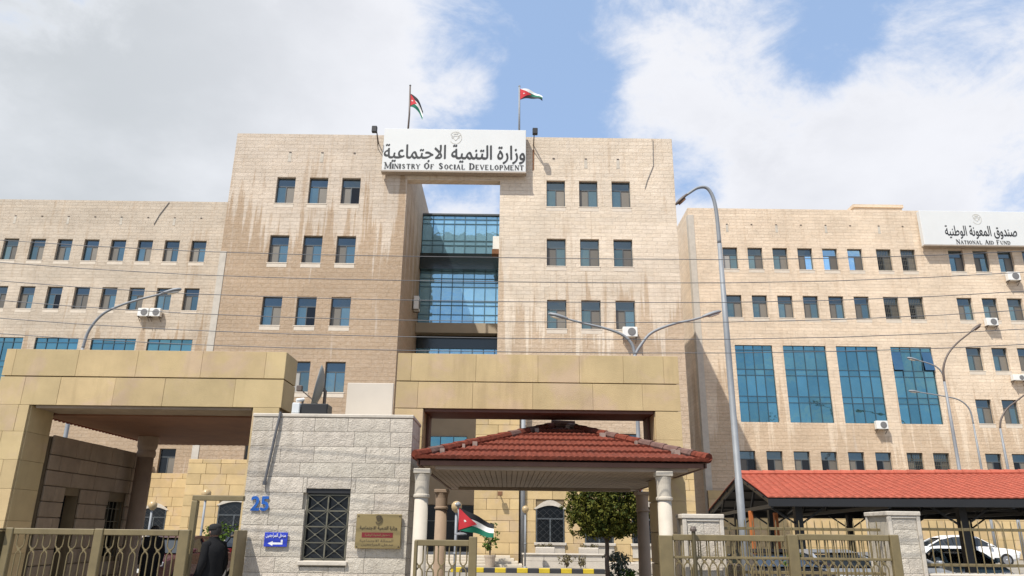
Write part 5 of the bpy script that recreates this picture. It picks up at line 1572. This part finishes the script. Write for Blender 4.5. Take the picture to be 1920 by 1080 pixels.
def spline(pts, n=6):
    P = [Vector(p) for p in pts]; out = []
    for i in range(len(P)-1):
        a, b_, c, d = P[max(0, i-1)], P[i], P[i+1], P[min(len(P)-1, i+2)]
        for k in range(n):
            t = k/n; out.append(.5*((2*b_)+(c-a)*t+(2*a-5*b_+4*c-d)*t*t+(3*b_-a-3*c+d)*t**3))
    return out+[P[-1]]


def street_lamp(label, base, h, r0, r1, arms, dark=False, ra=.035, joints=()):
    t = thing('street_lamp', label, 'street lamp', base, 'street lamps')
    x, y, z = base
    b = MB(); b.tube([(x, y, z), (x, y, z+h*.35), (x, y, z+h*.351), (x, y, z+h*.7), (x, y, z+h)], [r0, r0*.97, r0*.85, r0*.82 if r1 < r0*.8 else r1, r1], 16)
    b.build('pole', 'galvanised', t, smooth=True)
    b = MB(); b.cbox(x-r0*1.9, x+r0*1.9, y-r0*1.9, y+r0*1.9, z, z+.03, .005)
    for k in range(4): b.lathe((x+r0*1.5*(1 if k % 2 else -1), y+r0*1.5*(1 if k > 1 else -1), z+.03), [(.02, 0), (.02, .04)], 6)
    b.build('base_plate', 'galvanised', t)
    for pts in arms:
        P = spline([(px, y+dy, pz) for px, dy, pz in pts]); n = len(P)
        b = MB(); b.tube(P, [r1+(ra-r1)*k/(n-1) for k in range(n)], 10); b.build('arm', 'galvanised' if not dark or r0 < .08 and z < .1 else 'lamp_dark', t, smooth=True)
        d = (P[-1]-P[-3]).normalized(); lamp_head(t, P[-1], d, .36 if r0 < .08 else .7, dark)
    return t


street_lamp('tall single street lamp with a curved arm and rusty head in front of the carport', (4.5, 15, 0), 7.6, .076, .046,
            [[(4.5, 0, 7.6), (4.49, 0, 8.3), (4.44, 0, 8.7), (4.32, 0, 8.92), (4.12, 0, 8.92), (3.92, 0, 8.79), (3.87, 0, 8.75)]], True, .026)
street_lamp('double arm street lamp rising behind the yellow gateway', (4.46, 26, 0), 7.7, .085, .06,
            [[(4.46, 0, 7.7), (4.36, 0, 8.1), (4.05, 0, 8.42), (3.5, 0, 8.64), (2.7, 0, 8.83), (2.05, 0, 9.0)],
             [(4.46, 0, 7.7), (4.72, 0, 8.1), (5.1, 0, 8.52), (5.85, 0, 8.84), (6.6, 0, 9.02), (7.0, 0, 9.14)]])
street_lamp('single curved street lamp rising behind the left canopy', (-15.2, 26, 0), 7.7, .085, .055,
            [[(-15.2, 0, 7.7), (-15.1, 0, 8.35), (-14.75, 0, 8.93), (-14.2, 0, 9.27), (-13.5, 0, 9.53), (-12.7, 0, 9.76)]])
street_lamp('street lamp with a dark head and rising curved arm at the right, the tallest there', (22.45, 38, .3), 9.0, .10, .06,
            [[(22.45, 0, 9.3), (22.52, 0, 10.0), (22.85, 0, 10.7), (23.4, 0, 11.3), (24.0, 0, 11.75), (24.35, 0, 12.0)]], True)
street_lamp('pale street lamp whose head hangs before the upper part of the fourth blue glass bay', (27.2, 46, .3), 10.4, .09, .055,
            [[(27.2, 0, 10.7), (27.15, 0, 11.4), (26.85, 0, 11.85), (26.3, 0, 12.1), (25.75, 0, 12.25)]])
street_lamp('pale street lamp whose head hangs before the lower part of the fourth blue glass bay', (31.0, 50, .3), 8.6, .09, .055,
            [[(31.0, 0, 8.9), (30.9, 0, 9.9), (30.3, 0, 10.5), (29.2, 0, 10.75), (28.3, 0, 10.9), (27.7, 0, 10.98)]])
street_lamp('street lamp at the right edge with its dark arm crossing a window', (27.5, 42, .3), 7.2, .09, .055,
            [[(27.5, 0, 7.5), (27.65, 0, 8.0), (28.1, 0, 8.6), (28.8, 0, 9.1), (29.7, 0, 9.7), (30.6, 0, 10.25)]], True)

# ------------------------------------------------------------------ overhead wires
wl = [('topmost', 5.90, 5.70, 5.92), ('second highest', 5.53, 5.30, 5.57), ('third highest', 5.23, 4.98, 5.26), ('third lowest', 4.92, 4.66, 4.96), ('second lowest', 4.64, 4.40, 4.66), ('lowest', 4.40, 4.19, 4.42)]
for nm, za, zb, zc in wl:
    t = thing('overhead_wire', 'thin dark %s overhead wire across the whole front' % nm, 'wire', (0, 11, zb), 'overhead wires')
    pts = []
    for k in range(61):
        x = -50+100*k/60; u = x/7.95
        z = zb+((za+zc)/2-zb)*u*u*(1 if abs(u) < 1.6 else 1)+(zc-za)/2*u
        z = min(z, zb+1.6+.02*abs(x)) if abs(u) > 2 else z
        pts.append((x, 11+.05*math.sin(k), z))
    b = MB(); b.tube(pts, .0062, 5); b.build('cable', 'cable', t)

# ------------------------------------------------------------------ forecourt: kerb, steps, planters, tree, garden lamps
t = thing('painted_kerb', 'low kerb painted in black and yellow blocks', 'kerb', (1.4, 34, 0))
for k in range(14):
    x = -2.4+k*.47; b = MB(); b.cbox(x+.003, x+.467, 33.95, 34.25, 0, .20, .02); b.build('kerb_block', 'kerb_black' if k % 2 else 'kerb_yellow', t)
t = thing('entrance_steps', 'pale stone steps to the entrance in the opening', 'steps', (-2.6, 40, 0))
for k in range(4):
    b = MB(); b.cbox(-6.4, .75-.2*k, 39.3+.42*k, 41.2, .02+.125*k, .02+.125*(k+1)-.004, .012); b.build('step', 'step_stone', t)
t = thing('planter_wall', 'low pale stone planter wall in front of the arched windows', 'wall', (4, 40, 0))
b = MB(); b.box(.8, 4.95, 39.65, 40.3, .0, .60); b.build('wall_core', 'step_stone', t)
for k in range(4):
    for j in range(2):
        b = MB(); b.cbox(.8+k*1.035+.01, .8+(k+1)*1.035-.01, 39.58, 39.65, .01+.3*j, .3*(j+1), .01); b.build('stone_block', 'stone_pale', t)
b = MB(); b.cbox(.74, 5.0, 39.52, 40.36, .604, .67, .012); b.build('cap', 'stone_pale', t)
t = thing('planter_wall', 'grey stone bed edge right of the ball tree', 'wall', (6.5, 36, 0))
b = MB(); b.cbox(4.6, 9.5, 35.5, 36.2, 0, .42, .03); b.build('wall', 'guard_stone', t)


def leaves(b, c, rad, n, size, flat=1., rnd=random, inner=.0, up=.3):
    for _ in range(n):
        while True:
            p = Vector((rnd.uniform(-1, 1), rnd.uniform(-1, 1), rnd.uniform(-1, 1)))
            if inner < p.length < 1: break
        q = Vector((c[0]+p.x*rad, c[1]+p.y*rad, c[2]+p.z*rad*flat))
        nrm = (p.normalized()+Vector((rnd.uniform(-.8, .8), rnd.uniform(-.8, .8), rnd.uniform(-.4, .9)+up))).normalized()
        a = nrm.cross(Vector((rnd.uniform(-1, 1), rnd.uniform(-1, 1), rnd.uniform(-1, 1)))).normalized(); e = nrm.cross(a)
        s_ = size*rnd.uniform(.6, 1.3); a *= s_*.5; e *= s_
        b.add((q-a-e*.2, q+a-e*.2, q+a*.5+e, q-a*.5+e), ((0, 1, 2, 3),))


TX, TYY = 3.62, 29.0
t = thing('ball_tree', 'clipped round evergreen tree with yellowish tips seen under the pavilion', 'tree', (TX, TYY, 0))
b = MB(); b.tube([(TX+.06, TYY, 0), (TX+.02, TYY, .6), (TX+.05, TYY+.02, 1.2), (TX, TYY, 1.9)], [.10, .08, .075, .06], 10)
for k in range(9):
    a = k*.7+.3; e = Vector((math.cos(a)*1.0, math.sin(a)*1.0, .9+.5*(k % 3)))
    b.tube([(TX, TYY, 1.25+.06*k), (TX+e.x*.5, TYY+e.y*.5, 1.6+e.z*.4), (TX+e.x, TYY+e.y, 1.6+e.z)], [.045, .03, .012], 6)
b.build('trunk', 'bark', t, smooth=True)
rn = random.Random(11); b = MB()
for k in range(900):
    while True:
        p = Vector((rn.uniform(-1, 1), rn.uniform(-1, 1), rn.uniform(-1, 1)))
        if .28 < p.length < 1.0: break
    if p.z < -.72: continue
    rad = 1.45*(1+.08*math.sin(p.x*9+p.y*7)+.05*math.sin(p.z*11+p.x*5)+rn.uniform(-.06, .08))
    c = (TX+.02+p.x*rad, TYY+p.y*rad, 2.50+p.z*1.42*(1 if p.z > 0 else .92))
    leaves(b, c, rn.uniform(.09, .2), 22, rn.uniform(.05, .085), .9, rn)
for k in range(170):
    a = rn.uniform(0, 6.28); z = rn.uniform(-.7, .9); w = math.sqrt(max(.05, 1-z*z))
    leaves(b, (TX+math.cos(a)*w*rn.uniform(1.4, 1.62), TYY+math.sin(a)*w*1.5, 2.50+z*rn.uniform(1.3, 1.5)), .10, 8, .06, 1, rn)
b.build('crown', 'leaf_ball', t)


def shrub(label, x, y, z, r, h, m, n, size, name='shrub', stems=5):
    t = thing(name, label, 'shrub' if name == 'shrub' else 'plant', (x, y, z)); rn = random.Random(int(x*100)); b = MB()
    for k in range(stems): b.tube([(x, y, z), (x+rn.uniform(-r, r)*.5, y+rn.uniform(-r, r)*.5, z+h*.8)], [.02, .006], 5)
    b.build('stem', 'bark', t); b = MB()
    for k in range(n): leaves(b, (x+rn.gauss(0, r*.42), y+rn.gauss(0, r*.42), z+h*rn.uniform(.18, 1.0)), r*.28, 12, size, 1, rn)
    b.build('foliage', m, t)


shrub('grey green bushy shrub at the foot of the ball tree', 4.15, 29.6, 0, .48, .92, 'leaf_grey', 60, .07)
shrub('small yellow green shrub right of the grey shrub', 4.5, 29.2, 0, .3, .36, 'leaf_green', 26, .06)
shrub('leafy potted plant beside the entrance jamb', -.85, 39.1, .5, .42, 1.5, 'leaf_green', 30, .09, 'potted_plant')
shrub('dry plant in the bed before the planter wall, left clump', 2.9, 38.9, .05, .34, .55, 'leaf_dry', 26, .06)
shrub('dry plant in the bed before the planter wall, right clump', 3.6, 38.9, .05, .28, .5, 'leaf_dry', 20, .06)
shrub('bright green shrub behind the frame of the left gate', -11.9, 36.0, 0, .55, 2.0, 'leaf_green', 60, .10)
shrub('green shrub beyond the cars, left of the gate frame', -13.6, 37.0, 0, .7, 1.9, 'leaf_green', 60, .10)
shrub('small green plant behind the wide sliding gate', 6.35, 17.6, .75, .2, .5, 'leaf_green', 16, .06, 'potted_plant')
t = thing('plant_pot', 'white plant pot behind the wide sliding gate', 'pot', (6.35, 17.6, 0))
b = MB(); b.lathe((6.35, 17.6, 0), [(.16, 0), (.20, .5), (.23, .72), (.23, .78), (.19, .78), (.18, .72)], 16); b.build('pot', 'white_paint', t)
t = thing('plant_pot', 'tan plant pot beside the entrance jamb', 'pot', (-.85, 39.1, 0))
b = MB(); b.lathe((-.85, 39.1, .02), [(.2, 0), (.26, .4), (.29, .5), (.29, .56), (.25, .56), (.24, .45)], 16); b.build('pot', 'terracotta', t)
for x, lb in ((1.95, 'stone planter box under the first arched window'), (4.2, 'stone planter box right of the first arched window, behind the trunk')):
    t = thing('planter_box', lb, 'planter', (x, 40.9, 0), 'stone planter boxes'); b = MB(); b.cbox(x-.5, x+.5, 40.6, 41.2, .5, .95, .03); b.build('box', 'stone_pale', t)
    rn = random.Random(int(x*10)); b = MB()
    for k in range(12): leaves(b, (x+rn.uniform(-.5, .5), 40.85, 1.0+rn.uniform(-.05, .08)), .10, 9, .07, 1, rn)
    b.build('foliage', 'leaf_dry', t)


def garden_lamp(label, x, y, h):
    t = thing('garden_lamp', label, 'lamp', (x, y, 0), 'globe lamps in the forecourt')
    b = MB(); b.tube([(x, y, 0), (x, y, h)], .042, 10); b.lathe((x, y, 0), [(.11, 0), (.11, .05), (.05, .12)], 12); b.lathe((x, y, h*.45), [(.055, -.03), (.06, 0), (.055, .03)], 10); b.build('post', 'galvanised', t, smooth=True)
    b = MB(); b.lathe((x, y, h), [(.05, 0), (.07, .03), (.13, .07), (.165, .16), (.16, .26), (.10, .33), (.03, .36)], 16); b.build('globe', 'globe', t, smooth=True)


garden_lamp('tan globe lamp on a pale post by the gate flag', -1.62, 24.6, 2.20)
garden_lamp('tan globe lamp before the grey drainpipe', .86, 38.2, 2.55)
garden_lamp('tan globe lamp before the arched window under the left canopy', -13.9, 30.5, 2.3)
garden_lamp('tan globe lamp seen through the door frame left of the guardhouse', -10.7, 27.5, 2.62)
t = thing('wall_floodlight', 'small brown floodlight on the yellow pier seen below the pavilion roof', 'floodlight', (-.42, TY-.5, 3.5))
b = MB(); b.bar((-.42, TY-.52, 3.55), (-.42, TY-.85, 3.6), .05); b.build('bracket', 'lamp_dark', t)
b = MB(); b.cbox(-.55, -.29, TY-1.0, TY-.8, 3.5, 3.72, .02); b.build('lamp_housing', 'rust', t)
# gate flag on its slanting staff
pole('pale flag staff fixed beside the globe lamp in the gateway', [(-1.19, 20, 1.55), (-1.24, 20, 1.9), (-1.28, 20, 2.26)], .022)
flag('flag', 'large flag with a white star flying in the gateway', (-1.25, 19.98, 2.20), 1.0, .55,
     lambda u: .30*u-.02, lambda u: 1-.42*u, .10, 'black white green flags with a red triangle', 2)

# ------------------------------------------------------------------ people
def person(label, x, y, h, yaw, cap, coat='coat_black', stride=.0):
    """one skinned body, with head, coat, hair and cap as its children"""
    t = thing('person', label, 'person', (x, y, 0)); k = h/1.75
    J = {'pel': (0, 0, .95, .125), 'waist': (0, .0, 1.10, .125), 'chest': (0, .01, 1.30, .15), 'neckb': (0, -.0, 1.455, .075), 'neck': (0, -.02, 1.52, .056), 'head': (0, -.035, 1.60, .078), 'top': (0, -.03, 1.68, .07)}
    for s_, n in ((-1, 'l'), (1, 'r')):
        J.update({n+'sh': (s_*.16, .01, 1.41, .068), n+'el': (s_*.215, .03+.05*s_*stride, 1.14, .047), n+'wr': (s_*.20, -.09-.1*s_*stride, .90, .032), n+'hd': (s_*.19, -.12-.1*s_*stride, .82, .036),
                  n+'hip': (s_*.09, 0, .90, .095), n+'kn': (s_*.10, -.03-.12*s_*stride, .50, .062), n+'an': (s_*.10, .02-.22*s_*stride, .09, .042), n+'to': (s_*.115, -.15-.22*s_*stride, .04, .038)})
    E_ = [('pel', 'waist'), ('waist', 'chest'), ('chest', 'neckb'), ('neckb', 'neck'), ('neck', 'head'), ('head', 'top')]
    for n in 'lr': E_ += [('chest', n+'sh'), (n+'sh', n+'el'), (n+'el', n+'wr'), (n+'wr', n+'hd'), ('pel', n+'hip'), (n+'hip', n+'kn'), (n+'kn', n+'an'), (n+'an', n+'to')]
    ks = list(J); me = bpy.data.meshes.new('body'); me.from_pydata([tuple(c*k for c in J[q][:3]) for q in ks], [(ks.index(a), ks.index(b_)) for a, b_ in E_], [])
    o = bpy.data.objects.new('body', me); COL.objects.link(o)
    sk = o.modifiers.new('skin', 'SKIN'); sk.use_smooth_shade = True
    for i, q in enumerate(ks): r_ = J[q][3]*k; me.skin_vertices[0].data[i].radius = (r_*(1.25 if q in ('chest', 'waist', 'pel') else 1), r_)
    me.skin_vertices[0].data[0].use_root = True
    o.modifiers.new('sub', 'SUBSURF').levels = 2; o.modifiers['sub'].render_levels = 2
    bpy.context.view_layer.update(); dg = bpy.context.evaluated_depsgraph_get(); m2 = bpy.data.meshes.new_from_object(o.evaluated_get(dg))
    o.modifiers.clear(); o.data = m2; m2.name = 'body'; bpy.data.meshes.remove(me); o.parent = t
    m2.materials.clear()
    for q in ('skin', 'trousers', 'shoe', coat): m2.materials.append(MATS[q])
    for p in m2.polygons:
        c = p.center/k; p.material_index = 3 if (1.0 < c.z < 1.47 and abs(c.x) < .32) or (c.z > .93 and abs(c.x) > .15) else 2 if c.z < .1 else 1 if c.z < 1.0 and abs(c.x) < .2 else 0
    def part(b, n, m, smooth=True):
        q = b.mesh(n, m, smooth=smooth); ob = bpy.data.objects.new(n, q); COL.objects.link(ob); ob.parent = t; return ob
    # face: nose, ears, eyes, mouth on the front (-y) of the head
    b = MB(); b.lathe((0, -.105*k, 1.585*k), [(.002, .035*k), (.012*k, 0), (.016*k, -.018*k), (.004*k, -.024*k)], 8)
    for s_ in (-1, 1): b.lathe((s_*.078*k, -.02*k, 1.60*k), [(.012*k, -.028*k), (.02*k, -.01*k), (.022*k, .012*k), (.008*k, .03*k)], 8)
    part(b, 'face', 'skin')
    b = MB()
    for s_ in (-1, 1): b.lathe((s_*.03*k, -.104*k, 1.612*k), [(.003, -.007*k), (.009*k, 0), (.003, .007*k)], 8)
    b.bar((-.024*k, -.106*k, 1.545*k), (.024*k, -.106*k, 1.545*k), .008*k); part(b, 'eyes_and_mouth', 'hair')
    # coat: lofted round the trunk to mid thigh, plus sleeves
    b = MB(); V = []; Fs = []; n = 20
    prof = [(.62, .20, .16, 0), (.80, .20, .155, 0), (.98, .19, .145, 0), (1.15, .18, .14, .005), (1.30, .195, .15, .01), (1.40, .185, .13, .01), (1.455, .15, .10, 0), (1.50, .085, .08, -.01), (1.535, .078, .075, -.02)]
    for (z, rx_, ry_, oy) in prof:
        for q in range(n):
            a = 2*math.pi*q/n; w = 1+.02*math.sin(a*5+z*9)
            V.append((math.cos(a)*rx_*w*k, (math.sin(a)*ry_*w+oy)*k, z*k))
    for i in range(len(prof)-1):
        for q in range(n): Fs.append((i*n+q, i*n+(q+1) % n, (i+1)*n+(q+1) % n, (i+1)*n+q))
    b.add(V, Fs)
    for s_, q in ((-1, 'l'), (1, 'r')):
        P = [tuple(c*k for c in J[q+e][:3]) for e in ('sh', 'el', 'wr')]
        b.tube(spline([(s_*.14*k, .01*k, 1.42*k)]+P, 4), [.070*k]*3+[.066*k]*3+[.061*k]*3+[.055*k]*4, 12)
    part(b, 'coat', coat)
    for s_, q in ((-1, 'l'), (1, 'r')):                 # five fingers on each hand
        hx, hy, hz = [c*k for c in J[q+'hd'][:3]]; b = MB()
        for f, (dy, L) in enumerate(((-.028, .062), (-.010, .072), (.008, .068), (.025, .055))):
            b.tube([(hx, hy+dy*k, hz-.01), (hx-s_*.006, hy+(dy-.004)*k, hz-L*.6*k), (hx-s_*.022, hy+(dy-.012)*k, hz-L*k)], [.0095*k, .009*k, .007*k], 6)
        b.tube([(hx, hy-.03*k, hz+.02*k), (hx-s_*.012, hy-.055*k, hz-.01*k), (hx-s_*.015, hy-.06*k, hz-.035*k)], [.012*k, .01*k, .008*k], 6)
        part(b, 'fingers', 'skin')
    b = MB(); hp = [(.088, 1.565), (.094, 1.61), (.092, 1.66), (.075, 1.705), (.035, 1.728)]
    V = []; Fs = []; n = 16
    for (r_, z) in hp:
        for q in range(n):
            a = 2*math.pi*q/n; fr = max(0, -math.sin(a)); z2 = z+fr*(.075 if z < 1.66 else .0)*(1.66-z)/.1
            V.append((math.cos(a)*r_*k, (-.022+math.sin(a)*r_*1.12)*k, z2*k))
    for i in range(len(hp)-1):
        for q in range(n): Fs.append((i*n+q, i*n+(q+1) % n, (i+1)*n+(q+1) % n, (i+1)*n+q))
    b.add(V, Fs+[tuple((len(hp)-1)*n+q for q in range(n))]); part(b, 'hair', 'hair')
    if cap:
        b = MB(); b.lathe((0, -.02*k, 1.655*k), [(.097*k, -.02*k), (.099*k, .0), (.097*k, .03*k), (.087*k, .055*k), (.06*k, .071*k), (.03*k, .077*k), (.01, .078*k)], 20)
        V = []; n = 10
        for q in range(n+1):
            a = math.pi*(1.12+.76*q/n); V += [(math.cos(a)*.10*k, (-.02+math.sin(a)*.10)*k, 1.648*k), (math.cos(a)*.112*k, (-.02+math.sin(a)*.145)*k, 1.640*k)]
        b.add(V+[(v[0], v[1], v[2]-.008) for v in V], [(2*q, 2*q+1, 2*q+3, 2*q+2) for q in range(n)]+[(2*q+2*n+2, 2*q+2+2*n+2, 2*q+3+2*n+2, 2*q+1+2*n+2) for q in range(n)])
        part(b, 'cap', 'cap_black')
    t.rotation_euler = (0, 0, yaw)
    return t


person('man in black coat and dark cap standing in the doorway beside the guardhouse', -4.43, 11.95, 1.71, R(-118), True)
person('dark clothed person standing inside, behind the bars of the left gate', -7.88, 17.6, 1.70, R(20), False, stride=.3)
